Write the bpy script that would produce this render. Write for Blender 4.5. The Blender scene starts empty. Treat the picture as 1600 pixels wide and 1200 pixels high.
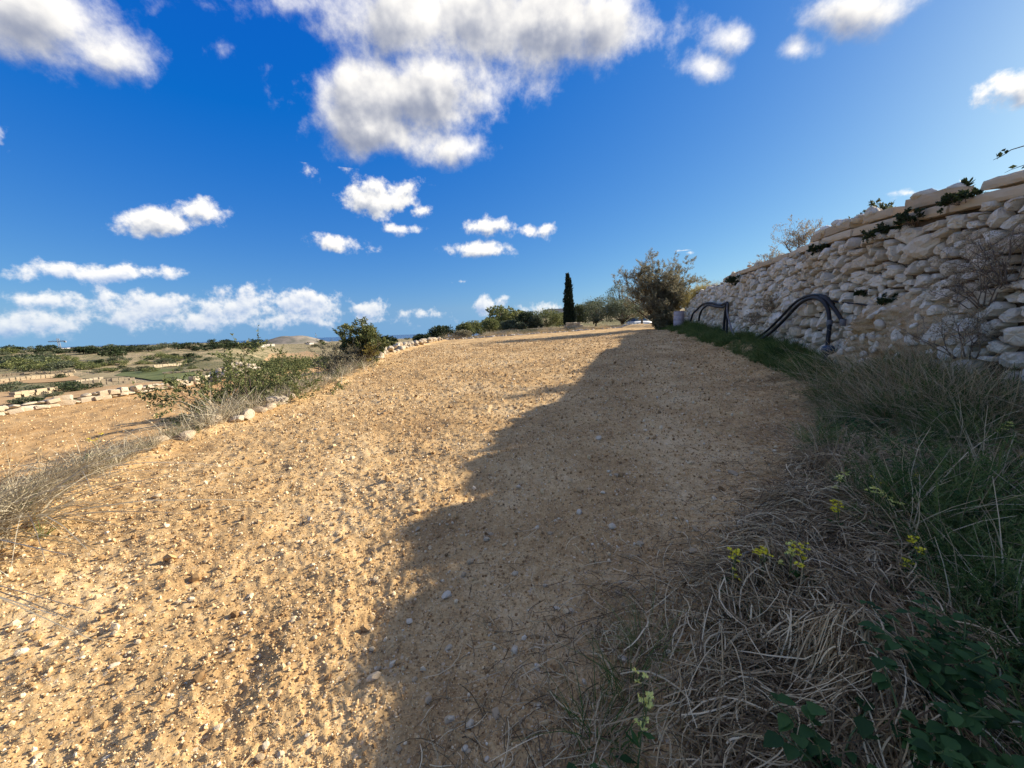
import bpy, math, random
import numpy as np
from mathutils import Vector, Matrix, Euler

random.seed(7)
RNG = np.random.default_rng(11)
sc = bpy.context.scene
COL = sc.collection

# ------------------------------------------------------------------ camera
EYE = np.array([0.0, 0.0, 1.6])
FPX = 601.0                                   # focal length in pixels of the 1600 px wide photograph
PITCH, ROLL = math.radians(7.9), math.radians(2.06)
cd = bpy.data.cameras.new('camera')
cd.sensor_fit = 'HORIZONTAL'; cd.sensor_width = 36.0; cd.lens = 36.0 * FPX / 1600
cd.clip_start = 0.05; cd.clip_end = 120000
cam = bpy.data.objects.new('camera', cd); COL.objects.link(cam)
_fw = Vector((0, math.cos(PITCH), -math.sin(PITCH)))
_rt0 = Vector((1, 0, 0)); _up0 = _rt0.cross(_fw)
_rt = _rt0 * math.cos(ROLL) - _up0 * math.sin(ROLL)
_up = _up0 * math.cos(ROLL) + _rt0 * math.sin(ROLL)
cam.matrix_world = Matrix(((_rt.x, _up.x, -_fw.x, 0), (_rt.y, _up.y, -_fw.y, 0), (_rt.z, _up.z, -_fw.z, 1.6), (0, 0, 0, 1)))
sc.camera = cam

def ray(px, py):
    v = _rt * ((px - 800) / FPX) + _up * (-(py - 600) / FPX) + _fw
    return np.array(v)

# ------------------------------------------------------------------ exposure, world, sun
sc.view_settings.view_transform = 'Standard'
sc.view_settings.look = 'None'
sc.view_settings.exposure = 1.0
sc.view_settings.gamma = 1.0
sc.view_settings.use_curve_mapping = False
sc.render.engine = 'CYCLES'
sc.cycles.use_denoising = True
sc.cycles.max_bounces = 8
sc.cycles.diffuse_bounces = 4
sc.cycles.glossy_bounces = 2
sc.cycles.transmission_bounces = 4
sc.cycles.transparent_max_bounces = 6
sc.cycles.use_adaptive_sampling = True
sc.cycles.adaptive_threshold = 0.015

SUN_AZ, SUN_EL = math.radians(66), math.radians(23.5)     # azimuth to the right of +Y
SUN = Vector((math.sin(SUN_AZ) * math.cos(SUN_EL), math.cos(SUN_AZ) * math.cos(SUN_EL), math.sin(SUN_EL)))
sl = bpy.data.lights.new('sun', 'SUN'); sl.energy = 5.0; sl.angle = math.radians(0.55); sl.color = (1.0, 0.92, 0.80)
so = bpy.data.objects.new('sun', sl); COL.objects.link(so)
so.rotation_euler = SUN.to_track_quat('Z', 'Y').to_euler(); so.location = (30, 5, 30)

world = bpy.data.worlds.new('World'); sc.world = world; world.use_nodes = True
world.cycles.sampling_method = 'NONE'

# cumulus clouds of the day: (x, y, half width, half height, strength) measured in the photograph, turned into directions
CLOUDS = [
    (640, 25, 230, 100, 1.1), (830, 30, 200, 110, 1.1), (470, 5, 150, 55, .8), (940, 40, 85, 90, 1.0),
    (640, 145, 220, 85, 1.1), (570, 200, 130, 62, 1.0), (740, 150, 85, 85, .9), (735, 232, 58, 34, .75),
    (60, 15, 140, 62, .85), (175, 85, 85, 58, .8), (345, 72, 44, 34, .45), (-8, 200, 25, 36, .5),
    (600, 312, 74, 36, .9), (655, 330, 36, 14, .6), (630, 357, 38, 13, .7), (530, 379, 58, 15, .7),
    (255, 345, 92, 24, .8), (312, 330, 48, 24, .75),
    (765, 352, 50, 17, .75), (825, 360, 42, 16, .75), (755, 390, 54, 14, .75),
    (1145, 58, 46, 36, .7), (1098, 106, 56, 28, .7), (1340, 12, 120, 46, .85), (1238, 79, 42, 26, .65), (1585, 138, 66, 22, .6),
    (1420, 301, 60, 12, .6), (1075, 395, 15, 5, .6), (722, 440, 16, 5, .5),
    (165, 428, 150, 19, .8), (75, 468, 75, 22, .75), (165, 470, 30, 32, .7), (235, 478, 66, 36, .85),
    (370, 480, 92, 32, .85), (480, 478, 78, 32, .85), (575, 486, 40, 24, .7), (18, 510, 34, 24, .75),
    (290, 500, 330, 20, .55), (660, 490, 40, 9, .5), (757, 480, 22, 18, .55), (782, 474, 13, 18, .5), (845, 484, 45, 13, .55),
]

def build_world():
    nt = world.node_tree; N = nt.nodes; L = nt.links
    N.clear()
    def n(t, **k):
        o = N.new(t)
        for a, b in k.items(): setattr(o, a, b)
        return o
    def m(op, a, b=None, c=None, clamp=False):
        o = n('ShaderNodeMath', operation=op, use_clamp=clamp)
        for i, v in enumerate((a, b, c)):
            if v is None: continue
            if isinstance(v, (int, float)): o.inputs[i].default_value = v
            else: L.new(v, o.inputs[i])
        return o.outputs[0]
    def rng(v, a, b, lo=0.0, hi=1.0, smooth=True):
        o = n('ShaderNodeMapRange', interpolation_type='SMOOTHSTEP' if smooth else 'LINEAR')
        L.new(v, o.inputs[0])
        for i, x in enumerate((a, b, lo, hi)): o.inputs[i + 1].default_value = x
        return o.outputs[0]
    tc = n('ShaderNodeTexCoord'); D = tc.outputs['Generated']
    sky = n('ShaderNodeTexSky', sky_type='NISHITA')
    sky.sun_disc = False; sky.sun_elevation = SUN_EL; sky.sun_rotation = SUN_AZ
    sky.altitude = 100; sky.air_density = 1.0; sky.dust_density = 0.5; sky.ozone_density = 3.0
    # the phone's colour rendering of the blue sky: one gain and offset per channel, the same in every direction
    ma = n('ShaderNodeVectorMath', operation='MULTIPLY_ADD'); L.new(sky.outputs[0], ma.inputs[0])
    ma.inputs[1].default_value = (.36, .42, .26); ma.inputs[2].default_value = (-.31, .06, 2.2)
    hs = n('ShaderNodeVectorMath', operation='MAXIMUM'); L.new(ma.outputs[0], hs.inputs[0]); hs.inputs[1].default_value = (.02, .2, .5)
    sep = n('ShaderNodeSeparateXYZ'); L.new(D, sep.inputs[0]); Z = sep.outputs[2]
    cx = n('ShaderNodeCombineXYZ'); L.new(sep.outputs[0], cx.inputs[0]); L.new(sep.outputs[1], cx.inputs[1]); L.new(m('MAXIMUM', Z, .06), cx.inputs[2])
    L.new(cx.outputs[0], sky.inputs['Vector'])
    def noise(vec, scale, detail, rough=.55, kind='Fac'):
        o = n('ShaderNodeTexNoise'); o.inputs['Scale'].default_value = scale; o.inputs['Detail'].default_value = detail
        o.inputs['Roughness'].default_value = rough; L.new(vec, o.inputs['Vector']); return o.outputs[kind]
    blobs = []
    for (x, y, w, h, k) in CLOUDS:
        c = Vector(ray(x, y)).normalized(); r = Vector(ray(x + w, y)).normalized() - c; u = Vector(ray(x, y - h)).normalized() - c
        blobs.append((c, r, u, k))
    R = random.Random(5)
    more = [(R.uniform(75, 285), R.choice((7, 9, 14, 24, 38)) + R.uniform(-2, 4)) for _ in range(14)]
    more += [(-10, 57), (22, 60), (-40, 64), (70, 58), (120, 62), (165, 52), (205, 66), (-90, 56), (-20, 74), (60, 78), (150, 80), (260, 46), (235, 34), (110, 40)]  # unseen clouds added, mostly overhead, to whiten the ambient light
    for (az, el) in more:                                      # clouds out of view: scattered weather, plus those added for whiter skylight
        az = math.radians(az); el = math.radians(el)
        c = Vector((math.sin(az) * math.cos(el), math.cos(az) * math.cos(el), math.sin(el)))
        rr = Vector((math.cos(az), -math.sin(az), 0)); uu = rr.cross(c) * -1
        s = .08 + .24 * math.sin(el)
        blobs.append((c, rr * s * R.uniform(1, 1.7), uu * s * R.uniform(.4, .75), R.uniform(.75, .95)))
    bg1 = n('ShaderNodeBackground'); L.new(hs.outputs[0], bg1.inputs[0]); bg1.inputs[1].default_value = SKY_STRENGTH
    def sector(z0, z1, front, scale, step, base_a, grey, thick, soft, gain, amp):
        """clouds of one part of the sky (the renderer skips the other parts)"""
        acc = acc2 = None
        off = n('ShaderNodeVectorMath', operation='ADD'); L.new(D, off.inputs[0])
        off.inputs[1].default_value = Vector((SUN.x * .7, SUN.y * .3, SUN.z + .9)).normalized() * step
        for (c, r, u, k) in blobs:
            hit = False
            for i in range(9):
                for q in (0, .7, 1.4):
                    p = (c + r * q * math.cos(i * .785) + u * q * math.sin(i * .785)).normalized()
                    if z0 - .02 <= p.z <= z1 + .02 and ((p.y > -.02) if front else (p.y < .02)): hit = True
            if not hit: continue
            sx, sy = r.length, u.length
            rn = r.normalized(); un = (u - rn * u.dot(rn)).normalized(); cn = rn.cross(un)
            mp = n('ShaderNodeMapping', vector_type='TEXTURE')
            mp.inputs['Location'].default_value = c; mp.inputs['Rotation'].default_value = Matrix((rn, un, cn)).transposed().to_euler('XYZ'); mp.inputs['Scale'].default_value = (sx, sy, .7)
            L.new(D, mp.inputs['Vector'])
            ln = n('ShaderNodeVectorMath', operation='LENGTH'); L.new(mp.outputs[0], ln.inputs[0])
            s = m('MULTIPLY_ADD', ln.outputs['Value'], -k, k)  # k inside, falls to 0 on the rim
            acc = s if acc is None else m('SMOOTH_MAX', acc, s, .22)
            mq = n('ShaderNodeMapping', vector_type='TEXTURE')
            for i in (1, 2, 3): mq.inputs[i].default_value = mp.inputs[i].default_value
            L.new(off.outputs[0], mq.inputs['Vector'])
            lq = n('ShaderNodeVectorMath', operation='LENGTH'); L.new(mq.outputs[0], lq.inputs[0])
            s2 = m('MULTIPLY_ADD', lq.outputs['Value'], -k, k)
            acc2 = s2 if acc2 is None else m('SMOOTH_MAX', acc2, s2, .22)
        NZ = noise(D, scale, 8, .62)
        dens = m('MULTIPLY_ADD', m('SUBTRACT', NZ, .5), amp, acc)
        alpha = rng(dens, .0, soft)
        d2 = m('MULTIPLY_ADD', m('SUBTRACT', noise(off.outputs[0], scale, 4, .58), .5), amp, acc2)
        lit = m('MULTIPLY_ADD', m('SUBTRACT', dens, d2), gain, .60)
        lit = rng(m('SUBTRACT', lit, m('MULTIPLY', rng(dens, .20, 1.3), thick)), -.28, 1.08)   # thick cores are grey below
        cc = n('ShaderNodeMix', data_type='RGBA')
        L.new(lit, cc.inputs[0]); cc.inputs[6].default_value = (*grey, 1); cc.inputs[7].default_value = (.60, .58, .545, 1)
        bg2 = n('ShaderNodeBackground'); L.new(cc.outputs[2], bg2.inputs[0]); bg2.inputs[1].default_value = 1.0
        alpha = m('MULTIPLY', alpha, m('MULTIPLY_ADD', rng(Z, .0, .2), 1 - base_a, base_a))
        if z0 == 0: alpha = m('MULTIPLY', alpha, rng(Z, .0, .03))
        ms = n('ShaderNodeMixShader'); L.new(alpha, ms.inputs[0]); L.new(bg1.outputs[0], ms.inputs[1]); L.new(bg2.outputs[0], ms.inputs[2])
        return ms.outputs[0]
    def switch(cond, a, b):
        ms = n('ShaderNodeMixShader'); L.new(cond, ms.inputs[0]); L.new(a, ms.inputs[1]); L.new(b, ms.inputs[2]); return ms.outputs[0]
    half = []
    for front in (False, True):
        lo = sector(0, .165, front, 21.0, .011, .66, (.14, .215, .37), .30, .55, 1.0, 2.5); mi = sector(.165, .355, front, 12.5, .018, .90, (.16, .195, .27), .30, .60, 1.1, 3.1); hi = sector(.355, 1, front, 6.0, .034, .97, (.15, .17, .23), .42, .85, 1.05, 2.9)
        half.append(switch(m('GREATER_THAN', Z, .165), lo, switch(m('GREATER_THAN', Z, .355), mi, hi)))
    up = switch(m('GREATER_THAN', sep.outputs[1], 0.0), half[0], half[1])
    out = n('ShaderNodeOutputWorld'); L.new(switch(m('GREATER_THAN', Z, 0.0), bg1.outputs[0], up), out.inputs[0])
SKY_STRENGTH = 0.10
build_world()

# ------------------------------------------------------------------ helpers: noise, meshes, tags, materials
def _hash(ix, iy, s):
    h = (ix.astype(np.int64) * 374761393 + iy.astype(np.int64) * 668265263 + s * 974634777) & 0x7fffffff
    h = ((h ^ (h >> 13)) * 1274126177) & 0x7fffffff
    return ((h ^ (h >> 16)) & 0xffff) / 65535.0
def vnoise(x, y, s=0):
    x = np.asarray(x, float); y = np.asarray(y, float)
    ix = np.floor(x); iy = np.floor(y); fx = x - ix; fy = y - iy
    fx = fx * fx * fx * (fx * (fx * 6 - 15) + 10); fy = fy * fy * fy * (fy * (fy * 6 - 15) + 10)
    a = _hash(ix, iy, s); b = _hash(ix + 1, iy, s); c = _hash(ix, iy + 1, s); d = _hash(ix + 1, iy + 1, s)
    return (a + (b - a) * fx) * (1 - fy) + (c + (d - c) * fx) * fy - .5
def fbm(x, y, s=0, o=4, g=.5):
    t = 0; a = 1
    for i in range(o):
        t = t + a * vnoise(x * 2 ** i + 17.3 * i, y * 2 ** i - 9.1 * i, s + i); a *= g
    return t
def sstep(a, b, x):
    t = np.clip((np.asarray(x, float) - a) / (b - a), 0, 1); return t * t * (3 - 2 * t)

def mesh_np(name, V, Fq, mats, smooth=True, attr=None):
    """V (n,3); Fq: int array (m,3|4) or a list of index tuples"""
    me = bpy.data.meshes.new(name)
    V = np.asarray(V, np.float32)
    if isinstance(Fq, np.ndarray):
        k = Fq.shape[1]; me.vertices.add(len(V)); me.vertices.foreach_set('co', V.ravel())
        me.loops.add(Fq.size); me.loops.foreach_set('vertex_index', Fq.ravel().astype(np.int32))
        me.polygons.add(len(Fq)); me.polygons.foreach_set('loop_start', np.arange(0, Fq.size, k, dtype=np.int32))
        me.polygons.foreach_set('loop_total', np.full(len(Fq), k, np.int32))
        me.update(calc_edges=True)
    else:
        me.from_pydata(V.tolist(), [], Fq)
    for m_ in (mats if isinstance(mats, (list, tuple)) else [mats]): me.materials.append(m_)
    me.polygons.foreach_set('use_smooth', np.full(len(me.polygons), smooth))
    if attr is not None:
        for an, av in attr.items():
            a = me.attributes.new(an, 'FLOAT', 'POINT'); a.data.foreach_set('value', np.asarray(av, np.float32))
    me.update()
    return me
def add(name, me, parent=None, loc=(0, 0, 0), rot=(0, 0, 0), scale=(1, 1, 1)):
    o = bpy.data.objects.new(name, me); COL.objects.link(o)
    o.location = loc; o.rotation_euler = rot; o.scale = scale
    if parent is not None: o.parent = parent
    return o
def tag(o, label=None, cat=None, group=None, kind=None):
    if label: o['label'] = label
    if cat: o['category'] = cat
    if group: o['group'] = group
    if kind: o['kind'] = kind
    return o
def empty(name, loc, rz=0):
    o = bpy.data.objects.new(name, None); COL.objects.link(o); o.location = loc; o.rotation_euler = (0, 0, rz)
    o.empty_display_size = .2; return o
def copy_tree(o, parent=None):
    c = o.copy(); COL.objects.link(c); c.parent = parent
    for ch in o.children: copy_tree(ch, c)
    return c

def new_mat(name):
    mt = bpy.data.materials.new(name); mt.use_nodes = True
    nt = mt.node_tree; nt.nodes.clear(); return mt, nt.nodes, nt.links
def ramp(N, L, fac, stops):
    r = N.new('ShaderNodeValToRGB'); L.new(fac, r.inputs[0])
    while len(r.color_ramp.elements) < len(stops): r.color_ramp.elements.new(.5)
    for e, (p, c) in zip(r.color_ramp.elements, stops): e.position = p; e.color = (*c, 1)
    return r.outputs[0]
def nz_node(N, L, vec, scale, detail=4, rough=.6, out='Fac'):
    t = N.new('ShaderNodeTexNoise'); t.inputs['Scale'].default_value = scale; t.inputs['Detail'].default_value = detail
    t.inputs['Roughness'].default_value = rough; L.new(vec, t.inputs['Vector']); return t.outputs[out]
def mixc(N, L, fac, a, b, mode='MIX'):
    x = N.new('ShaderNodeMix'); x.data_type = 'RGBA'; x.blend_type = mode
    if isinstance(fac, (int, float)): x.inputs[0].default_value = fac
    else: L.new(fac, x.inputs[0])
    for i, v in ((6, a), (7, b)):
        if isinstance(v, tuple): x.inputs[i].default_value = (*v, 1)
        else: L.new(v, x.inputs[i])
    return x.outputs[2]
def mathn(N, L, op, a, b, clamp=False):
    x = N.new('ShaderNodeMath'); x.operation = op; x.use_clamp = clamp
    for i, v in enumerate((a, b)):
        if isinstance(v, (int, float)): x.inputs[i].default_value = v
        else: L.new(v, x.inputs[i])
    return x.outputs[0]
def finish(N, L, color, rough=.9, bump=None, bstr=.5, bdist=.01, spec=.2, transl=0.0):
    p = N.new('ShaderNodeBsdfPrincipled')
    if isinstance(color, tuple): p.inputs['Base Color'].default_value = (*color, 1)
    else: L.new(color, p.inputs['Base Color'])
    p.inputs['Roughness'].default_value = rough; p.inputs['Specular IOR Level'].default_value = spec
    if bump is not None:
        b = N.new('ShaderNodeBump'); b.inputs['Strength'].default_value = bstr; b.inputs['Distance'].default_value = bdist
        L.new(bump, b.inputs['Height']); L.new(b.outputs[0], p.inputs['Normal'])
    o = N.new('ShaderNodeOutputMaterial')
    if transl > 0:
        t = N.new('ShaderNodeBsdfTranslucent')
        if isinstance(color, tuple): t.inputs[0].default_value = (*color, 1)
        else: L.new(color, t.inputs[0])
        ms = N.new('ShaderNodeMixShader'); ms.inputs[0].default_value = transl
        L.new(p.outputs[0], ms.inputs[1]); L.new(t.outputs[0], ms.inputs[2]); L.new(ms.outputs[0], o.inputs[0])
    else: L.new(p.outputs[0], o.inputs[0])
def geo_pos(N): return N.new('ShaderNodeNewGeometry').outputs['Position']

def mat_soil(name, dark, mid, pale, speck=True, bd=.014):
    mt, N, L = new_mat(name); P = geo_pos(N)
    a = nz_node(N, L, P, .8, 5, .65); b = nz_node(N, L, P, 11, 5, .75); c = nz_node(N, L, P, 70, 3, .6)
    f = mathn(N, L, 'ADD', mathn(N, L, 'MULTIPLY', a, .50), mathn(N, L, 'ADD', mathn(N, L, 'MULTIPLY', b, .35), mathn(N, L, 'MULTIPLY', c, .3)))
    col = ramp(N, L, f, [(.44, dark), (.575, mid), (.71, pale)])
    if speck:
        v = N.new('ShaderNodeTexVoronoi'); v.inputs['Scale'].default_value = 26; v.inputs['Randomness'].default_value = 1; L.new(P, v.inputs['Vector'])
        s = mathn(N, L, 'MULTIPLY', mathn(N, L, 'LESS_THAN', v.outputs['Distance'], .25), mathn(N, L, 'GREATER_THAN', nz_node(N, L, P, 14, 2, .5), .56))
        col = mixc(N, L, mathn(N, L, 'MULTIPLY', s, .55), col, (.62, .50, .34))
    bm = mathn(N, L, 'ADD', mathn(N, L, 'MULTIPLY', b, .6), mathn(N, L, 'MULTIPLY', c, .25))
    finish(N, L, col, .95, bm, .9, bd, .1); return mt
def mat_rand(name, stops, rough=.85, bscale=40, bdist=.004, spec=.2, transl=0.0, src='object', nscale=None, namp=.3):
    """colour by a random number (per instance, or the 'tint' attribute) and a little noise"""
    mt, N, L = new_mat(name); P = geo_pos(N)
    if src == 'object': r = N.new('ShaderNodeObjectInfo').outputs['Random']
    else:
        at = N.new('ShaderNodeAttribute'); at.attribute_name = 'tint'; r = at.outputs['Fac']
    if nscale:
        q = mathn(N, L, 'SUBTRACT', nz_node(N, L, P, nscale, 4, .65), .5)
        r = mathn(N, L, 'ADD', r, mathn(N, L, 'MULTIPLY', q, namp * 2), True)
    col = ramp(N, L, r, stops)
    b = nz_node(N, L, P, bscale, 4, .65) if bscale else None
    finish(N, L, col, rough, b, .6, bdist, spec, transl); return mt
def mat_plain(name, col, rough=.5, spec=.4, nscale=None, amt=.25, metallic=0):
    mt, N, L = new_mat(name)
    c = col
    if nscale:
        q = nz_node(N, L, geo_pos(N), nscale, 5, .65)
        c = mixc(N, L, mathn(N, L, 'MULTIPLY', q, amt * 2), col, tuple(x * .45 for x in col))
    finish(N, L, c, rough, None, spec=spec); return mt

M = {}
M['soil'] = mat_soil('soil', (.28, .162, .068), (.52, .333, .142), (.74, .535, .275))
M['soil_low'] = mat_soil('soil_low', (.36, .20, .075), (.52, .31, .125), (.64, .43, .20))
M['clod'] = mat_rand('clod', [(0, (.25, .145, .06)), (.5, (.52, .335, .148)), (.85, (.72, .535, .285)), (1, (.79, .67, .46))], .95, 120, .003)
M['stone_pale'] = mat_rand('stone_pale', [(0, (.42, .30, .165)), (.5, (.54, .42, .255)), (1, (.66, .55, .38))], .9, 60, .006, nscale=9, namp=.3)
def mat_limestone(name, stops, dirt):
    mt, N, L = new_mat(name); P = geo_pos(N)
    at = N.new('ShaderNodeAttribute'); at.attribute_name = 'tint'
    q = mathn(N, L, 'SUBTRACT', nz_node(N, L, P, 8, 5, .7), .5)
    col = ramp(N, L, mathn(N, L, 'ADD', at.outputs['Fac'], mathn(N, L, 'MULTIPLY', q, .75), True), stops)
    d = nz_node(N, L, P, 1.1, 5, .6); e = nz_node(N, L, P, 24, 4, .7)
    f = ramp(N, L, mathn(N, L, 'ADD', mathn(N, L, 'MULTIPLY', d, .7), mathn(N, L, 'MULTIPLY', e, .3)), [(.45, (0, 0, 0)), (.62, (.75, .75, .75))])
    col = mixc(N, L, f, col, dirt)
    g = ramp(N, L, nz_node(N, L, P, 30, 3, .6), [(.62, (0, 0, 0)), (.72, (.45, .45, .45))]); col = mixc(N, L, g, col, (.24, .21, .17))     # lichen
    finish(N, L, col, .95, mathn(N, L, 'ADD', e, nz_node(N, L, P, 70, 3, .6)), 1.0, .012, .1); return mt
M['limestone'] = mat_limestone('limestone', [(0, (.46, .39, .29)), (.35, (.66, .59, .47)), (.7, (.77, .71, .59)), (1, (.82, .77, .67))], (.56, .43, .28))
M['limestone_warm'] = mat_limestone('limestone_warm', [(0, (.38, .29, .18)), (.4, (.50, .41, .28)), (1, (.62, .54, .40))], (.40, .28, .16))
M['block'] = mat_rand('block', [(0, (.40, .30, .19)), (.5, (.53, .42, .28)), (1, (.64, .53, .38))], .92, 35, .008, src='tint', nscale=5, namp=.3)
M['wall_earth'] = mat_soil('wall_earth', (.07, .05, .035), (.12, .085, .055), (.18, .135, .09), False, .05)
M['slump_earth'] = mat_soil('slump_earth', (.28, .18, .095), (.52, .37, .21), (.66, .52, .34), False, .06)
M['valley_wall'] = mat_rand('valley_wall', [(0, (.40, .31, .19)), (1, (.56, .46, .31))], .9, 3, .05, nscale=.6, namp=.4)

# ------------------------------------------------------------------ the lie of the land
def g_y(y): return 1.15 * np.tanh(.055 * np.asarray(y, float) / 1.15)
def H(x, y): return g_y(y) + .035 * np.asarray(x, float)
EDGE_Y = [-12, 0, 3.1, 4, 5.4, 6.8, 8.6, 12.7, 18.3, 23.7, 36.5, 45]
EDGE_X = [-4.0, -4.3, -4.45, -4.85, -5.05, -5.0, -4.85, -5.1, -6.0, -6.2, -6.5, -6.7]
def edge_x(y): return np.interp(y, EDGE_Y, EDGE_X)
WALL_Y = [-8, 0, 3, 4.2, 7.85, 14, 21, 24.2, 27.5]
WALL_X = [4.7, 4.85, 5.05, 5.3, 6.35, 8.15, 10.2, 11.1, 12.0]
TOP_Y = [-8, 0, 3, 4, 4.8, 6.8, 7.85, 9.6, 14, 20, 23, 25, 26.2, 27.5]
TOP_Z = [2.70, 2.76, 2.88, 2.96, 3.04, 3.20, 3.25, 3.36, 3.45, 3.52, 3.38, 3.0, 2.5, 1.9]
def wall_x(y): return np.interp(y, WALL_Y, WALL_X)
HEAP = [(1.42, 1.62, .72, .16), (1.05, 1.12, .6, .08), (1.95, 2.25, .7, .12), (2.75, 2.95, .9, .10)]
def base_h(x, y):
    """field with the bank under the wall and the heap of cut grass"""
    x = np.asarray(x, float); y = np.asarray(y, float)
    z = H(x, y)
    d = wall_x(y) - x
    wid = np.interp(y, [0, 3, 6, 12, 25], [2.6, 2.4, 1.5, 1.3, 1.5])
    z = z + .26 * sstep(0, 1, 1 - d / wid)
    for (hx, hy, hr, hh) in HEAP:
        z = z + hh * np.exp(-((x - hx) ** 2 + (y - hy) ** 2) / (hr * hr) * 2) * (1 + 1.1 * fbm(x * 3.2, y * 3.2, 66, 3))
    return z
FOOT = [(-1.32, 1.72, .09, .03), (-1.28, 1.42, .08, .03), (-.82, 1.95, .08, .03), (-2.1, 2.3, .08, .025), (-1.9, 3.0, .1, .03), (.2, 2.8, .09, .03),
        (-3.1, 2.6, .09, .03), (-1.1, 2.6, .1, .03), (-2.7, 4.2, .12, .03), (-.4, 3.3, .1, .03), (1.1, 4.2, .14, .04), (-.7, 1.1, .1, .04), (-1.7, 1.2, .09, .03)]
def field_h(x, y):
    z = base_h(x, y)
    r = np.hypot(x, y)
    near = 1 / (1 + (r / 9) ** 2)
    z = z + .05 * fbm(x * .7, y * .7, 3, 3) + .030 * fbm(x * 2.3, y * 2.3, 5, 4)
    z = z + np.interp(r, [2, 12], [.012, .028]) * fbm(x * 15, y * 15, 9, 3, .75) + near * .017 * (np.abs(fbm(x * 22, y * 22, 14, 3, .6)) - .1)
    for (a, b, s, d) in FOOT:
        z = z - d * np.exp(-(((x - a) / s) ** 2 + ((y - b) / (s * 1.6)) ** 2)) * (1 + .8 * vnoise(x * 30, y * 30, 4))
    drop = edge_x(y) - x                                    # terrace edge on the left
    z = z - 1.08 * sstep(0.05, .75, drop) + .10 * np.exp(-((drop + .05) / .28) ** 2)
    z = z - 1.2 * sstep(38.5, 40.5, y)
    return z

def polar_sheet(rad, ang, hf, keep=None):
    A, Rr = np.meshgrid(ang, rad); X = Rr * np.sin(A); Y = Rr * np.cos(A)
    Z = hf(X, Y); V = np.stack([X, Y, Z], -1).reshape(-1, 3)
    nr, na = X.shape; i = np.arange(nr * na).reshape(nr, na)
    F = np.stack([i[:-1, :-1], i[:-1, 1:], i[1:, 1:], i[1:, :-1]], -1).reshape(-1, 4)[:, ::-1]
    if keep is not None:
        c = V[F].mean(1); F = F[keep(c[:, 0], c[:, 1])]
        used = np.zeros(len(V), bool); used[F.ravel()] = True; mp = np.cumsum(used) - 1
        V = V[used]; F = mp[F]
    return V, F
angs = np.radians(np.concatenate([np.linspace(-180, -72, 70)[:-1], np.linspace(-72, 72, 640), np.linspace(72, 180, 70)[1:]]))
V, F = polar_sheet(np.geomspace(.35, 44, 520), angs, field_h,
                   lambda x, y: (x > edge_x(y) - 1.0) & (x < wall_x(y) + .5) & (y < 40.8) & (y > -9))
fo = add('field', mesh_np('field', V, F, M['soil'])); fo['kind'] = 'structure'

def low_h(x, y): return H(x, y) - 1.0 + .05 * fbm(x * .5, y * .5, 21, 3) + .05 * fbm(x * 2.5, y * 2.5, 23, 3) + .03 * fbm(x * 7, y * 7, 25, 2)
FAR_Y = [-14, 4, 14.9, 18, 22, 26, 30]; FAR_X = [-23, -21.6, -20.2, -18.7, -17.3, -15.5, -14]
def far_x(y): return np.interp(y, FAR_Y, FAR_X)
V, F = polar_sheet(np.geomspace(3.5, 36, 300), np.radians(np.linspace(-150, -14, 420)), low_h,
                   lambda x, y: (x < edge_x(y) - .3) & (x > far_x(y) - .4) & (y < 27) & (y > -12))
lf = add('lower_field', mesh_np('lower_field', V, F, M['soil_low'])); lf['kind'] = 'structure'

def land_h(x, y):
    r = np.hypot(x, y); az = np.degrees(np.arctan2(x, y))
    az = np.where(az > 150, -180, az)
    lr = [10, 25, 50, 100, 180, 260, 400, 700, 1200, 2500, 4500, 7000]
    zl = np.interp(r, lr, [-2.0, -2.3, -3.2, -4.4, -4.9, -4.2, -2.8, -1.2, -3, -14, -42, -60])
    zm = np.interp(r, [10, 38, 60, 120, 300, 1000, 3000, 4500, 7000], [-1.5, -.2, -1.8, -7, -16, -26, -34, -44, -60])
    zr = np.interp(r, [10, 40, 60, 120, 220, 400, 900, 3000, 7000], [0, 1.2, 1.7, 4.6, 8.6, 10, 4, -30, -60])
    a = sstep(-37, -29, az); b = sstep(-11, 1, az)
    z = zl * (1 - a) + zm * a; z = z * (1 - b) + zr * b
    z = z + fbm(x * .03, y * .03, 31, 4) * np.clip(r / 60, 0, 1) * 1.4 + fbm(x * .006, y * .006, 37, 3) * np.clip((r - 100) / 300, 0, 1) * 4
    inside = (y < 40) & (x > edge_x(y) - .8) & (x < 60)
    z = np.where(inside, np.minimum(z, -1.5), z)
    low = (y < 28) & (x > far_x(y) - 2) & (x <= edge_x(y) - .8)
    return np.where(low, np.minimum(z, low_h(x, y) - .8), z)
mt, N, L = new_mat('scrubland'); P = geo_pos(N)
a = nz_node(N, L, P, .035, 5, .6); b = nz_node(N, L, P, .4, 5, .7); c = nz_node(N, L, P, 3.5, 4, .7)
col = ramp(N, L, a, [(.34, (.11, .11, .05)), (.45, (.24, .20, .10)), (.54, (.42, .32, .18)), (.66, (.30, .23, .13))])
col = mixc(N, L, mathn(N, L, 'MULTIPLY', mathn(N, L, 'GREATER_THAN', b, .55), .7), col, (.085, .10, .04))
col = mixc(N, L, mathn(N, L, 'MULTIPLY', mathn(N, L, 'GREATER_THAN', c, .62), .6), col, (.45, .40, .30))
finish(N, L, col, .95, c, .8, .3, .05); M['scrub'] = mt
V, F = polar_sheet(np.geomspace(9, 7000, 260), np.radians(np.linspace(-180, 180, 721)), land_h)
tr = add('terrain', mesh_np('terrain', V, F, M['scrub'])); tr['kind'] = 'structure'

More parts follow.
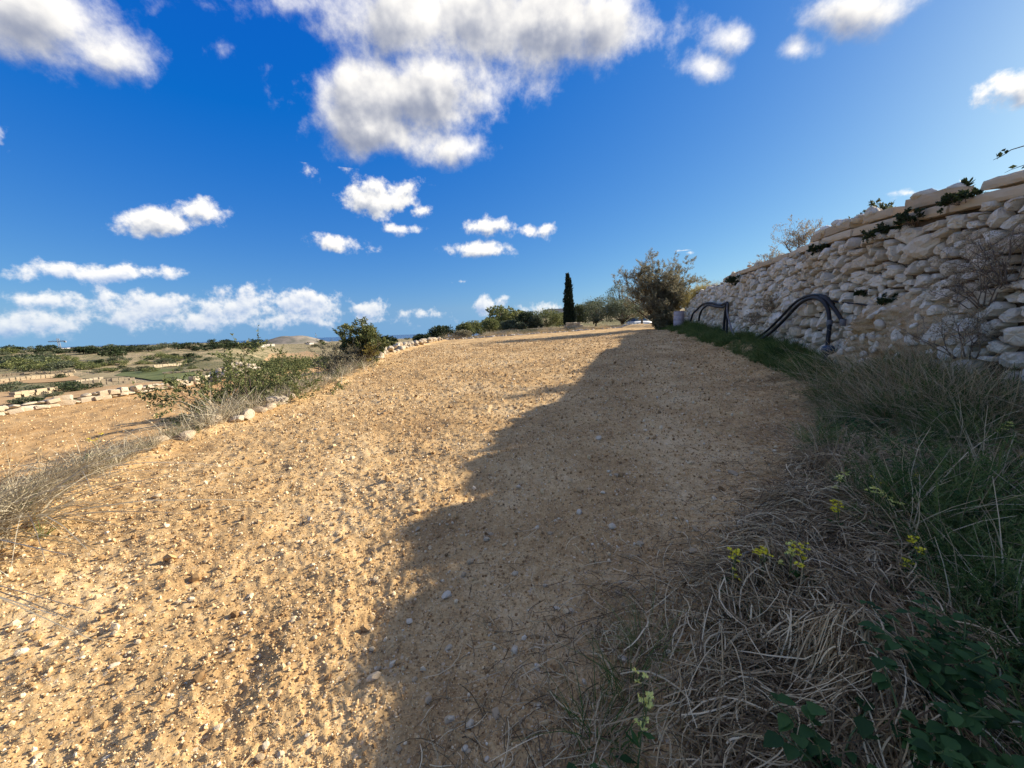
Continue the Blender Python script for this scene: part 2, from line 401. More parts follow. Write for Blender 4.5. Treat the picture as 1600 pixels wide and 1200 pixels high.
mt, N, L = new_mat('sea'); P = geo_pos(N)
finish(N, L, (.035, .10, .19), .35, nz_node(N, L, P, .02, 3, .5), .3, 2.0, .3); M['sea'] = mt
V, F = polar_sheet(np.geomspace(2800, 90000, 12), np.radians(np.linspace(-180, 180, 91)), lambda x, y: np.full_like(x, -42.0))
se = add('sea', mesh_np('sea', V, F, M['sea'])); se['kind'] = 'structure'

# upper terrace behind the wall
def up_h(x, y):
    t = np.interp(y, TOP_Y, TOP_Z) - .22
    d = x - wall_x(y)
    z = t + .02 * d + .10 * fbm(x * 1.2, y * 1.2, 41, 3)
    f = sstep(23, 33, y)
    return z * (1 - f) + np.maximum(land_h(x, y + 6), 1.0) * f
ys = np.linspace(-9, 42, 120); ds = np.concatenate([np.linspace(.15, 4, 16), np.linspace(5, 50, 16)])
Yg, Dg = np.meshgrid(ys, ds, indexing='ij'); Xg = wall_x(Yg) + Dg + .15
Zg = up_h(Xg, Yg); i = np.arange(Xg.size).reshape(Xg.shape)
F = np.stack([i[:-1, :-1], i[:-1, 1:], i[1:, 1:], i[1:, :-1]], -1).reshape(-1, 4)
mt, N, L = new_mat('dry_turf'); P = geo_pos(N)
b = nz_node(N, L, P, 1.3, 5, .65)
finish(N, L, ramp(N, L, b, [(.35, (.13, .12, .05)), (.5, (.30, .24, .10)), (.65, (.42, .33, .16))]), .95, nz_node(N, L, P, 12, 4, .7), .8, .06); M['turf'] = mt
ut = add('upper_terrace', mesh_np('upper_terrace', np.stack([Xg, Yg, Zg], -1).reshape(-1, 3), F, M['turf'])); ut['kind'] = 'structure'

_TS = np.geomspace(.3, 4000, 3200)
def on_ground(px, py, hf=base_h):
    P_ = EYE + ray(px, py) * _TS[:, None]
    k = np.nonzero(P_[:, 2] < hf(P_[:, 0], P_[:, 1]))[0]
    return P_[k[0]] if len(k) else P_[-1]
def at_depth(px, py, Y):
    d = ray(px, py); return EYE + d * (Y / d[1])

# ------------------------------------------------------------------ lumps of stone
import bmesh
def lump_mesh(name, seed, mat, sub=2, flat=.75, tint=None, ang=.32):
    bm = bmesh.new(); bmesh.ops.create_icosphere(bm, subdivisions=sub, radius=1)
    r = random.Random(seed)
    cuts = []
    for _ in range(7):
        v = Vector((r.gauss(0, 1), r.gauss(0, 1), r.gauss(0, 1))).normalized(); cuts.append((v, r.uniform(.55, .85)))
    sx, sy, sz = r.uniform(.85, 1.25), r.uniform(.75, 1.0), flat * r.uniform(.8, 1.1)
    for v in bm.verts:
        for (c, dd) in cuts:
            e = v.co.dot(c) - dd
            if e > 0: v.co -= c * e * .85
        v.co *= 1 + r.uniform(-ang, ang) * .22
        v.co.x *= sx; v.co.y *= sy; v.co.z *= sz
    me = bpy.data.meshes.new(name); bm.to_mesh(me); bm.free()
    me.materials.append(mat)
    if tint is not None:
        a = me.attributes.new('tint', 'FLOAT', 'POINT'); a.data.foreach_set('value', np.full(len(me.vertices), tint, np.float32))
    me.polygons.foreach_set('use_smooth', np.full(len(me.polygons), sub > 2)); me.update()
    return me

# ------------------------------------------------------------------ scatter of uncountable stuff
def template_collection(name, meshes):
    c = bpy.data.collections.new(name)
    for k, me in enumerate(meshes):
        o = bpy.data.objects.new(f'{name}_{k:02d}', me); c.objects.link(o)
    return c
def scatter(name, P, rot, scl, coll, npick, label, cat):
    me = bpy.data.meshes.new(name); n_ = len(P)
    me.vertices.add(n_); me.vertices.foreach_set('co', np.asarray(P, np.float32).ravel())
    a = me.attributes.new('rot', 'FLOAT_VECTOR', 'POINT'); a.data.foreach_set('vector', np.asarray(rot, np.float32).ravel())
    s = np.asarray(scl, np.float32)
    if s.ndim == 1: s = np.repeat(s[:, None], 3, 1)
    a = me.attributes.new('scl', 'FLOAT_VECTOR', 'POINT'); a.data.foreach_set('vector', s.ravel())
    a = me.attributes.new('pick', 'INT', 'POINT'); a.data.foreach_set('value', RNG.integers(0, npick, n_).astype(np.int32))
    o = add(name, me); tag(o, label, cat, kind='stuff')
    g = bpy.data.node_groups.new(name, 'GeometryNodeTree')
    g.interface.new_socket('Geometry', in_out='INPUT', socket_type='NodeSocketGeometry')
    g.interface.new_socket('Geometry', in_out='OUTPUT', socket_type='NodeSocketGeometry')
    N, L = g.nodes, g.links
    gi = N.new('NodeGroupInput'); go = N.new('NodeGroupOutput')
    ci = N.new('GeometryNodeCollectionInfo'); ci.inputs['Collection'].default_value = coll
    ci.inputs['Separate Children'].default_value = True; ci.inputs['Reset Children'].default_value = True
    ip = N.new('GeometryNodeInstanceOnPoints'); ip.inputs['Pick Instance'].default_value = True
    def na(nm, t):
        x = N.new('GeometryNodeInputNamedAttribute'); x.data_type = t; x.inputs['Name'].default_value = nm
        return [q for q in x.outputs if q.enabled and q.name == 'Attribute'][0]
    L.new(gi.outputs[0], ip.inputs['Points']); L.new(ci.outputs[0], ip.inputs['Instance'])
    L.new(na('pick', 'INT'), ip.inputs['Instance Index']); L.new(na('rot', 'FLOAT_VECTOR'), ip.inputs['Rotation'])
    L.new(na('scl', 'FLOAT_VECTOR'), ip.inputs['Scale']); L.new(ip.outputs[0], go.inputs[0])
    md = o.modifiers.new('scatter', 'NODES'); md.node_group = g
    return o
#@@PART2
# ------------------------------------------------------------------ the dry stone retaining wall
WS = []                                                    # arc table of the wall's foot
_yy = np.linspace(-8, 27.5, 500); _xx = wall_x(_yy)
_xx = np.convolve(np.pad(_xx, 14, mode='edge'), np.ones(29) / 29, 'valid')
_ss = np.concatenate([[0], np.cumsum(np.hypot(np.diff(_xx), np.diff(_yy)))])
def wall_frame(s):
    x = np.interp(s, _ss, _xx); y = np.interp(s, _ss, _yy)
    e = .05; tx = np.interp(s + e, _ss, _xx) - np.interp(s - e, _ss, _xx); ty = np.interp(s + e, _ss, _yy) - np.interp(s - e, _ss, _yy)
    l = np.hypot(tx, ty) + 1e-9
    return x, y, tx / l, ty / l
def s_at_y(y): return float(np.interp(y, _yy, _ss))
BATTER = .09
def wpt(s, z, off):
    """point on the wall face: arc s, height z (absolute), off out toward the field"""
    x, y, tx, ty = wall_frame(s)
    zb = base_h(x, y)
    lean = BATTER * (np.asarray(z) - zb) - .09 * np.sin(np.asarray(s) * .9) * np.clip((np.asarray(z) - zb) * .6, 0, 1)
    return np.stack(np.broadcast_arrays(x - ty * (off - lean), y + tx * (off - lean), z), -1)
def wall_top(s):
    _, y, _, _ = wall_frame(s); return np.interp(y, TOP_Y, TOP_Z)
def wall_foot(s):
    x, y, _, _ = wall_frame(s); return base_h(x, y)
_TW = np.geomspace(2.0, 60, 1600)
def on_wall(px, py, off=.1):
    P_ = EYE + ray(px, py) * _TW[:, None]; s = np.interp(P_[:, 1], _yy, _ss)
    k = np.nonzero(P_[:, 0] >= wpt(s, P_[:, 2], off)[:, 0])[0]; k = k[0] if len(k) else -1
    return P_[k], float(s[k])

wall = empty('retaining_wall', (8.2, 14, 1.2))
tag(wall, 'tall rubble limestone retaining wall along the shaded side of the field', 'stone wall', kind='thing')
WINV = Matrix.Translation(Vector((-8.2, -14, -1.2)))
def wall_part(name, me, kind=None):
    o = bpy.data.objects.new(name, me); COL.objects.link(o); o.parent = wall; o.matrix_parent_inverse = WINV
    if kind: o['kind'] = kind
    return o
# earth core behind the stones
sg = np.concatenate([np.linspace(0, s_at_y(2.5), 30)[:-1], np.linspace(s_at_y(2.5), s_at_y(9), 170)[:-1], np.linspace(s_at_y(9), _ss[-1], 90)]); vg = np.linspace(0, 1, 56)
Sg, Vg = np.meshgrid(sg, vg, indexing='ij')
z0 = wall_foot(Sg) - .25; z1 = wall_top(Sg) - .16
Zg = z0 + (z1 - z0) * Vg
offg = -.06 + .05 * fbm(Sg * 2.5, Zg * 2.5, 51, 3)
# slumped earth where the facing has fallen out
sC = s_at_y(5.9)
def slump(s, z): return np.exp(-((np.asarray(s) - sC) / .95) ** 2) * (1 - sstep(.75, 1.35, np.asarray(z) - wall_foot(s)))

core = wpt(Sg, Zg, offg); lip = wpt(Sg[:, -1:], Zg[:, -1:] + .02, offg[:, -1:] - .9)
core = np.concatenate([core, lip], 1); i = np.arange(core.shape[0] * core.shape[1]).reshape(core.shape[:2])
F = np.stack([i[:-1, :-1], i[:-1, 1:], i[1:, 1:], i[1:, :-1]], -1).reshape(-1, 4)
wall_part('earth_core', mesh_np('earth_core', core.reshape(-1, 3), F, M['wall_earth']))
su = np.linspace(sC - 2.3, sC + 2.3, 150); zu = np.linspace(-.15, 1.5, 70); Su, Zu = np.meshgrid(su, zu, indexing='ij'); Zu = wall_foot(Su) + Zu
def slump_off(s_, z_): return -.14 + slump(s_, z_) * (.36 + .22 * (1.2 - (z_ - wall_foot(s_))) + .30 * fbm(np.asarray(s_) * 3, np.asarray(z_) * 4, 57, 5, .66) + .13 * np.abs(fbm(np.asarray(s_) * 11, np.asarray(z_) * 11, 58, 3, .65)))
ou = slump_off(Su, Zu)
i = np.arange(Su.size).reshape(Su.shape); F = np.stack([i[:-1, :-1], i[:-1, 1:], i[1:, 1:], i[1:, :-1]], -1).reshape(-1, 4)
wall_part('slumped_earth', mesh_np('slumped_earth', wpt(Su, Zu, ou).reshape(-1, 3), F, M['slump_earth']))

def clip_poly(poly, nx, ny, c):
    out = []
    for k in range(len(poly)):
        a = poly[k]; b = poly[(k + 1) % len(poly)]
        da = a[0] * nx + a[1] * ny - c; db = b[0] * nx + b[1] * ny - c
        if da <= 0: out.append(a)
        if (da < 0 < db) or (db < 0 < da):
            t = da / (da - db); out.append((a[0] + (b[0] - a[0]) * t, a[1] + (b[1] - a[1]) * t))
    return out
def rubble_cells(smin, smax, rnd, hmax):
    """stones of mixed size packed by dart throwing, outlines from the power diagram"""
    AS = 1.18; g = {}; seeds = []
    def free(a, B, r):
        ci, cj = int(a // .5), int(B // .5)
        for di in (-1, 0, 1):
            for dj in (-1, 0, 1):
                for q in g.get((ci + di, cj + dj), ()):
                    c, d, rq = seeds[q]
                    if (c - a) ** 2 + (d - B) ** 2 < (r + rq) ** 2 * .80: return False
        return True
    area = (smax - smin) * (hmax + .4) * AS
    for (r0_, r1_, n_) in ((.165, .21, .7), (.12, .16, 6), (.085, .12, 18), (.055, .08, 42), (.035, .05, 40)):
        for _ in range(int(area * n_)):
            a = rnd.uniform(smin - .3, smax + .3); B = rnd.uniform(-.2, (hmax + .2) * AS); r = rnd.uniform(r0_, r1_)
            if free(a, B, r):
                seeds.append((a, B, r)); g.setdefault((int(a // .5), int(B // .5)), []).append(len(seeds) - 1)
    cells = []
    for k, (a, B, r) in enumerate(seeds):
        e = r * 1.7 + .05
        poly = [(a - e, B - e), (a + e, B - e), (a + e, B + e), (a - e, B + e)]
        ci, cj = int(a // .5), int(B // .5)
        for di in (-2, -1, 0, 1, 2):
            for dj in (-2, -1, 0, 1, 2):
                for q in g.get((ci + di, cj + dj), ()):
                    if q == k: continue
                    c, d, rq = seeds[q]; nx, ny = c - a, d - B
                    if nx * nx + ny * ny > .9: continue
                    poly = clip_poly(poly, nx, ny, ((c * c + d * d) - (a * a + B * B) - rq * rq + r * r) / 2)
                    if len(poly) < 3: break
                if len(poly) < 3: break
            if len(poly) < 3: break
        if len(poly) >= 3: cells.append([(p[0], p[1] / AS) for p in poly])
    return cells
def chaikin(p):
    o = []
    for k in range(len(p)):
        a = p[k]; b = p[(k + 1) % len(p)]
        o.append((a[0] * .80 + b[0] * .20, a[1] * .80 + b[1] * .20)); o.append((a[0] * .20 + b[0] * .80, a[1] * .20 + b[1] * .80))
    return o
def stone_geo(cell, rnd, bulge=1.0):
    """rounded, tilted lump whose outline is the cell; returns (s, v, off) triples and faces"""
    p = chaikin(cell); n_ = len(p)
    cx = sum(a for a, _ in p) / n_; cy = sum(b for _, b in p) / n_
    size = math.sqrt(max(1e-4, abs(sum(p[k][0] * p[(k + 1) % n_][1] - p[(k + 1) % n_][0] * p[k][1] for k in range(n_)) / 2)))
    gap = max(.45, 1 - rnd.uniform(.012, .030) / (size * .5))
    ta, tb = rnd.uniform(-.45, .45), rnd.uniform(-.5, .35)
    pro = rnd.uniform(-.015, .075) + .03 * rnd.random() * (size > .22)
    vs = []; fs = []
    for (sc_, of, jit) in ((.93, -.13, 0), (1.0, .0, .006), (.86, .32 * size * .78, .014), (.50, .32 * size * .98, .018)):
        for (a, b) in p:
            dx, dy = (a - cx) * gap * sc_, (b - cy) * gap * sc_
            j = 1 + rnd.uniform(-.13, .08) * (jit > 0)
            o_ = of * bulge + pro + (ta * dx + tb * dy) * (of > 0) + rnd.uniform(-jit, jit)
            vs.append((cx + dx * j, cy + dy * j, o_))
    vs.append((cx, cy, .32 * size * 1.0 * bulge + pro + rnd.uniform(-.012, .012)))
    for r_ in range(3):
        for k in range(n_):
            a = r_ * n_ + k; b = r_ * n_ + (k + 1) % n_; fs.append((a, b, b + n_, a + n_))
    for k in range(n_): fs.append((3 * n_ + k, 3 * n_ + (k + 1) % n_, 4 * n_))
    return vs, fs, size, (cx, cy)

rnd = random.Random(3)
S0, S1 = s_at_y(2.0), s_at_y(27.0)
stones = []
for cell in rubble_cells(S0, S1, rnd, 2.9):
    vs, fs, size, (cs, cv) = stone_geo(cell, rnd)
    if cs < S0 or cs > S1: continue
    foot = float(wall_foot(cs)) - .1; top = float(wall_top(cs)) - .17
    zc = foot + cv
    if zc > top - .02 or cv < -.1: continue
    if float(slump(cs, zc)) > .45 and rnd.random() < .9: continue
    if rnd.random() < .012: continue                       # a gap
    A = np.array(vs); fA = wall_foot(A[:, 0]) - .1
    zz = np.minimum(fA + A[:, 1], wall_top(A[:, 0]) - .10)
    Pw = wpt(A[:, 0], zz, A[:, 2])
    d = np.linalg.norm(Pw.mean(0) - EYE)
    stones.append((size / d, Pw, fs, np.clip(rnd.gauss(.55, .22), 0, 1), Pw.mean(0)))
stones.sort(key=lambda q: -q[0] * (1 if q[4][1] > 3.6 else .2))
def stone_mesh(name, lst):
    V = []; F = []; T = []; b = 0
    for (_, Pw, fs, tint, c) in lst:
        V.append(Pw); F += [tuple(q + b for q in f) for f in fs]; T.append(np.full(len(Pw), tint)); b += len(Pw)
    return mesh_np(name, np.concatenate(V), F, M['limestone'], False, {'tint': np.concatenate(T)})
for q in stones[:300]: wall_part('stone', stone_mesh('stone', [q]))
wall_part('small_stones', stone_mesh('small_stones', stones[300:]), 'stuff')

def block_mesh(name, s0, s1, zoff, h, out, depth, tint, seed, mat=None):
    """squared coping block that follows the top of the wall"""
    r = random.Random(seed); ns, nd, nh = 6, 3, 3
    V = []; idx = {}
    F = []
    def pt(i, j, k):
        u, v, w = i / ns, j / nd, k / nh
        s = s0 + (s1 - s0) * u; z = float(np.interp(s0 + (s1 - s0) * .5, [s0, s1], [wall_top(s0), wall_top(s1)])) + (float(wall_top(s1)) - float(wall_top(s0))) * (u - .5)
        e = lambda t: .012 * (1 if t in (0, 1) else 0)
        ed = (u in (0, 1)) + (v in (0, 1)) + (w in (0, 1))
        sh = .014 if ed >= 2 else 0
        s += (sh if u == 0 else -sh if u == 1 else 0)
        o = out - depth * v + (-sh if v == 0 else 0) + r.uniform(-.008, .008)
        zz = z + zoff + h * w + (-sh if w == 1 else sh if w == 0 else 0) + r.uniform(-.007, .007)
        return wpt(s, zz, o)
    def vid(i, j, k):
        if (i, j, k) not in idx: idx[(i, j, k)] = len(V); V.append(pt(i, j, k))
        return idx[(i, j, k)]
    for a in range(ns):
        for c in range(nh):
            F.append((vid(a, 0, c), vid(a, 0, c + 1), vid(a + 1, 0, c + 1), vid(a + 1, 0, c)))
            F.append((vid(a, nd, c), vid(a + 1, nd, c), vid(a + 1, nd, c + 1), vid(a, nd, c + 1)))
        for b in range(nd):
            F.append((vid(a, b, nh), vid(a, b + 1, nh), vid(a + 1, b + 1, nh), vid(a + 1, b, nh)))
            F.append((vid(a, b, 0), vid(a + 1, b, 0), vid(a + 1, b + 1, 0), vid(a, b + 1, 0)))
    for b in range(nd):
        for c in range(nh):
            F.append((vid(0, b, c), vid(0, b + 1, c), vid(0, b + 1, c + 1), vid(0, b, c + 1)))
            F.append((vid(ns, b, c), vid(ns, b, c + 1), vid(ns, b + 1, c + 1), vid(ns, b + 1, c)))
    return mesh_np(name, np.array(V), F, mat or M['block'], False, {'tint': np.full(len(V), tint)})
rb = random.Random(19)
s = s_at_y(-7.5); k = 0
while s < s_at_y(16.5):
    w = rb.uniform(.7, 1.25)
    y_here = float(np.interp(s, _ss, _yy))
    if not (y_here > 13 and rb.random() < .35):
        wall_part('coping_block', block_mesh('coping_block', s, s + w - rb.uniform(.01, .035), -.16 + rb.uniform(-.015, .015), .16, .05 + rb.uniform(-.03, .03), .34, rb.uniform(.2, .9), k))
    if y_here < 9.2 and rb.random() < .8:
        w2 = w * rb.uniform(.55, 1.0)
        wall_part('coping_block', block_mesh('coping_block', s + .1, s + .1 + w2 - .02, .004 + rb.uniform(0, .01), rb.uniform(.13, .2), .02 + rb.uniform(-.04, .03), .32, rb.uniform(.1, .8), k + 500))
    s += w; k += 1
# rounded stones lying loose along the top
lump_lime = [lump_mesh(f'lump_{q}', 100 + q, M['limestone'], 3, .75, .25 + .1 * q) for q in range(6)]
for k in range(46):
    y = rb.choice((rb.uniform(5.6, 9.5), rb.uniform(8, 26)))
    s = s_at_y(y); hi = (.16 if y < 9.2 else 0)
    p = wpt(s, float(wall_top(s)) + hi + rb.uniform(-.02, .06) - (.1 if y > 16.5 else 0), rb.uniform(-.2, -.02))
    o = wall_part('loose_top_stone', lump_lime[k % 6]); o.location = p
    o.rotation_euler = (rb.uniform(-.4, .4), rb.uniform(-.4, .4), rb.uniform(0, 6.28)); sz = rb.uniform(.06, .13); o.scale = (sz * 1.3, sz, sz)
# rubble that came down with the slump
for k in range(170):
    s = sC + rb.gauss(0, .8); zf = float(wall_foot(s)); hgt = rb.uniform(0, 1.25)
    p = wpt(s, zf + hgt, max(.04, float(slump_off(s, zf + hgt)) + .005))
    o = wall_part('fallen_stone', lump_lime[k % 6]); o.location = p
    o.rotation_euler = (rb.uniform(0, 6), rb.uniform(0, 6), rb.uniform(0, 6)); sz = rb.uniform(.02, .085) * rb.uniform(.5, 1.1); o.scale = (sz * 1.3, sz, sz * .9)

# ------------------------------------------------------------------ wood, leaves, blades
class Wood:
    def __init__(self): self.V = []; self.F = []; self.b = 0
    def tube(self, pts, rad, sides=5):
        pts = [Vector(p) for p in pts]; n_ = len(pts); ring = []
        for i_, p in enumerate(pts):
            d = (pts[min(i_ + 1, n_ - 1)] - pts[max(i_ - 1, 0)])
            d = d.normalized() if d.length > 1e-7 else Vector((0, 0, 1))
            u = d.orthogonal().normalized() if i_ == 0 else (lastu - d * lastu.dot(d)).normalized()
            lastu = u; v = d.cross(u)
            for k in range(sides):
                a = 2 * math.pi * k / sides; q = p + (u * math.cos(a) + v * math.sin(a)) * rad[i_]
                self.V.append((q.x, q.y, q.z))
        for i_ in range(n_ - 1):
            for k in range(sides):
                a = self.b + i_ * sides + k; b_ = self.b + i_ * sides + (k + 1) % sides
                self.F.append((a, b_, b_ + sides, a + sides))
        self.V.append(tuple(pts[0])); self.V.append(tuple(pts[-1])); c0 = self.b + n_ * sides
        for k in range(sides):
            self.F.append((c0, self.b + (k + 1) % sides, self.b + k)); e = self.b + (n_ - 1) * sides
            self.F.append((c0 + 1, e + k, e + (k + 1) % sides))
        self.b += n_ * sides + 2
    def mesh(self, name, mat): return mesh_np(name, np.array(self.V), self.F, mat, True)

def leaves_mesh(name, P, Dr, size, width, mat, rng=RNG, fold=.0):
    """diamond leaves at P pointing along Dr; each two triangles"""
    P = np.asarray(P, float); Dr = np.asarray(Dr, float); n_ = len(P)
    Dr = Dr / (np.linalg.norm(Dr, axis=1, keepdims=True) + 1e-9)
    rv = rng.normal(size=(n_, 3)); W = np.cross(Dr, rv); W /= np.linalg.norm(W, axis=1, keepdims=True) + 1e-9
    Nn = np.cross(Dr, W)
    s = np.asarray(size) * np.ones(n_); s = s[:, None]; w = s * width
    mid = P + Dr * s * .5 + Nn * s * fold
    V = np.stack([P, mid + W * w * .5, P + Dr * s, mid - W * w * .5], 1).reshape(-1, 3)
    F = np.arange(n_ * 4).reshape(-1, 4)
    t = np.repeat(rng.random(n_), 4)
    return mesh_np(name, V, F, mat, False, {'tint': t})

def blade_batch(P, D, Ln, W, curve, segs=3, rng=RNG):
    """ribbons starting at P, heading D, bending toward `curve` vectors; returns V, F"""
    n_ = len(P); D = D / (np.linalg.norm(D, axis=1, keepdims=True) + 1e-9)
    side = np.cross(D, rng.normal(size=(n_, 3))); side /= np.linalg.norm(side, axis=1, keepdims=True) + 1e-9
    V = []
    for k in range(segs + 1):
        t = k / segs
        c = P + D * (Ln * t)[:, None] + curve * (t * t)[..., None] if np.ndim(t) else P + D * (Ln * t)[:, None] + curve * (t * t)
        w = (W * (1 - .75 * t))[:, None] * .5
        V += [c - side * w, c + side * w]
    V = np.stack(V, 1)                                     # n, 2(segs+1), 3
    m_ = 2 * (segs + 1); base = (np.arange(n_) * m_)[:, None]
    F = np.concatenate([base + np.array([[2 * k, 2 * k + 1, 2 * k + 3, 2 * k + 2]]) for k in range(segs)], 0)
    return V.reshape(-1, 3), F

M['bark'] = mat_plain('bark', (.16, .12, .09), .9, .1, 20, .4)
M['twig_grey'] = mat_plain('twig_grey', (.24, .19, .15), .9, .1, 20, .3)
M['twig_dark'] = mat_plain('twig_dark', (.11, .075, .06), .9, .1, 20, .3)
def leafmat(name, a, b, c, tr=.3): return mat_rand(name, [(0, a), (.5, b), (1, c)], .65, None, 0, .25, tr, src='tint')
M['leaf_scrub'] = leafmat('leaf_scrub', (.08, .10, .03), (.16, .18, .06), (.27, .26, .10))
M['leaf_olive'] = leafmat('leaf_olive', (.06, .075, .035), (.12, .135, .07), (.22, .23, .14))
M['leaf_dark'] = leafmat('leaf_dark', (.018, .03, .012), (.04, .06, .022), (.075, .095, .035), .15)
M['leaf_cypress'] = leafmat('leaf_cypress', (.006, .014, .008), (.016, .03, .016), (.03, .045, .022), .05)
M['leaf_tamarisk'] = leafmat('leaf_tamarisk', (.14, .125, .07), (.27, .235, .135), (.42, .36, .22))
M['leaf_green'] = leafmat('leaf_green', (.02, .055, .012), (.04, .10, .022), (.075, .15, .035), .3)
M['leaf_yellow'] = leafmat('leaf_yellow', (.20, .17, .04), (.32, .25, .06), (.42, .34, .10), .3)
M['dry'] = leafmat('dry', (.28, .21, .13), (.42, .34, .22), (.56, .48, .34), .2)
M['straw'] = leafmat('straw', (.11, .07, .032), (.38, .27, .13), (.78, .62, .36), .15)
M['dry_i'] = mat_rand('dry_i', [(0, (.28, .19, .10)), (.5, (.48, .37, .21)), (1, (.66, .54, .34))], .8, None, 0, .2, .2)
M['grass_i'] = mat_rand('grass_i', [(0, (.045, .085, .02)), (.5, (.09, .15, .035)), (1, (.22, .25, .08))], .6, None, 0, .25, .3)
M['fern_i'] = mat_rand('fern_i', [(0, (.05, .095, .022)), (.6, (.115, .18, .045)), (1, (.24, .28, .09))], .6, None, 0, .25, .3)
M['petal'] = mat_plain('petal', (.75, .62, .04), .6, .2)
M['petal_pale'] = mat_plain('petal_pale', (.72, .68, .18), .6, .2)

def grow_shrub(rnd, height, spread, mains, wood, tips, levels=3, r0=.03, up=.5, twig=.35, lean=(0, 0), sides=4, base_r=.12):
    def rec(p, d, L_, r, lev):
        n_ = 5 if lev == 0 else 4
        pts = [p.copy()]; rad = [r]; q = p.copy(); dd = d.copy()
        for k in range(n_):
            dd = (dd + Vector((rnd.gauss(0, .16), rnd.gauss(0, .16), rnd.gauss(0, .10) + .05 * up))).normalized()
            q = q + dd * (L_ / n_); pts.append(q.copy()); rad.append(r * (1 - .62 * (k + 1) / n_))
        wood.tube(pts, rad, sides if lev < 2 else 3)
        if lev >= levels:
            for a in range(1, len(pts)): tips.append((pts[a], (pts[a] - pts[a - 1]).normalized(), (pts[a] - pts[a - 1]).length))
            return
        if lev >= levels - 1: tips.append((pts[-1], dd.copy(), L_ / n_))
        kids = rnd.randint(3, 5) if lev == 0 else rnd.randint(3, 4)
        for c in range(kids):
            t = rnd.uniform(.25, 1.0); k = min(n_ - 1, int(t * n_)); pos = pts[k].lerp(pts[k + 1], t * n_ - k)
            base = (pts[k + 1] - pts[k]).normalized()
            sd = Vector((rnd.gauss(0, 1), rnd.gauss(0, 1), rnd.gauss(0, .7) + up * .5)).normalized()
            rec(pos, (base * .75 + sd * .75).normalized(), L_ * rnd.uniform(.42, .68), rad[k] * .62, lev + 1)
    for m_ in range(mains):
        a = 2 * math.pi * (m_ + rnd.uniform(-.3, .3)) / mains; tilt = rnd.uniform(.15, 1.0) * spread / max(height, .1) * .8
        d = Vector((math.cos(a) * tilt + lean[0], math.sin(a) * tilt + lean[1], 1)).normalized()
        L_ = height * rnd.uniform(.55, .85)
        rec(Vector((math.cos(a) * base_r * rnd.random(), math.sin(a) * base_r * rnd.random(), 0)), d, L_, r0 * rnd.uniform(.7, 1.2), 0)
def shrub(name, label, cat, loc, seed, height, spread, mains, leaf, leaf_n, leaf_size, leaf_w, bark, levels=3, r0=.03, up=.5, group=None, lean=(0, 0), sides=4, crown='crown'):
    rnd = random.Random(seed); rg = np.random.default_rng(seed); w = Wood(); tips = []
    grow_shrub(rnd, height, spread, mains, w, tips, levels, r0, up, lean=lean, sides=sides)
    root = empty(name, loc); tag(root, label, cat, group)
    add('trunk', w.mesh('trunk', M[bark]), root)
    if leaf_n > 0:
        P = []; D = []
        for (p, d, l) in tips:
            for _ in range(leaf_n if rnd.random() > .12 else 0):
                o = p - d * l * rnd.random(); dd = d * .6 + Vector((rnd.gauss(0, .7), rnd.gauss(0, .7), rnd.gauss(0, .6) + .2))
                P.append(tuple(o)); D.append(tuple(dd))
        sz = leaf_size * rg.uniform(.6, 1.35, len(P))
        add(crown, leaves_mesh(crown, P, D, sz, leaf_w, M[leaf], rg, .06), root)
    return root

def clump_tree_mesh(seed, n_clump, n_leaf, wid, hgt, leaf, size, trunk_h=.25, ragged=.25, bark='bark', lw=.55):
    """crown of leaf clumps carried on limbs; unit built at real size around z = 0"""
    rnd = random.Random(seed); rg = np.random.default_rng(seed)
    w = Wood(); P = []; D = []
    th = hgt * trunk_h
    w.tube([(0, 0, -.2), (rnd.uniform(-.1, .1), rnd.uniform(-.1, .1), th * .6), (rnd.uniform(-.15, .15), rnd.uniform(-.15, .15), th * 1.2)], [hgt * .035, hgt * .028, hgt * .02], 6)
    for c in range(n_clump):
        a = rnd.uniform(0, 6.283); rr = math.sqrt(rnd.random()); e = rnd.random()
        cz = th * .8 + (hgt - th * .8) * (.15 + .75 * e)
        prof = math.sqrt(max(.05, 1 - (1.5 * e - .55) ** 2)); R_ = wid * .5 * prof * (.35 + .6 * rr) * rnd.uniform(1 - ragged, 1 + ragged)
        c0 = Vector((math.cos(a) * R_, math.sin(a) * R_, cz))
        w.tube([(0, 0, th * rnd.uniform(.7, 1.1)), tuple(c0 * .5 + Vector((0, 0, th * .5))), tuple(c0)], [hgt * .014, hgt * .009, hgt * .003], 3)
        cr = wid * rnd.uniform(.10, .19)
        q = rg.normal(size=(n_leaf, 3)); q /= np.linalg.norm(q, axis=1, keepdims=True); rad = cr * rg.random(n_leaf)[:, None] ** .45
        pp = np.array(c0) + q * rad * np.array([1.15, 1.15, .8]); P.append(pp); D.append(q + rg.normal(size=(n_leaf, 3)) * .5 + np.array([0, 0, .25]))
    P = np.concatenate(P); D = np.concatenate(D); keep = P[:, 2] > .05
    return w.mesh('trunk', M[bark]), leaves_mesh('crown', P[keep], D[keep], size * rg.uniform(.6, 1.4, keep.sum()), lw, M[leaf], rg, .05)
def place_tree(name, meshes, label, cat, loc, rz=0, scale=(1, 1, 1), group=None):
    r = empty(name, loc, rz); r.scale = scale; tag(r, label, cat, group)
    add('trunk', meshes[0], r); add('crown', meshes[1], r); return r
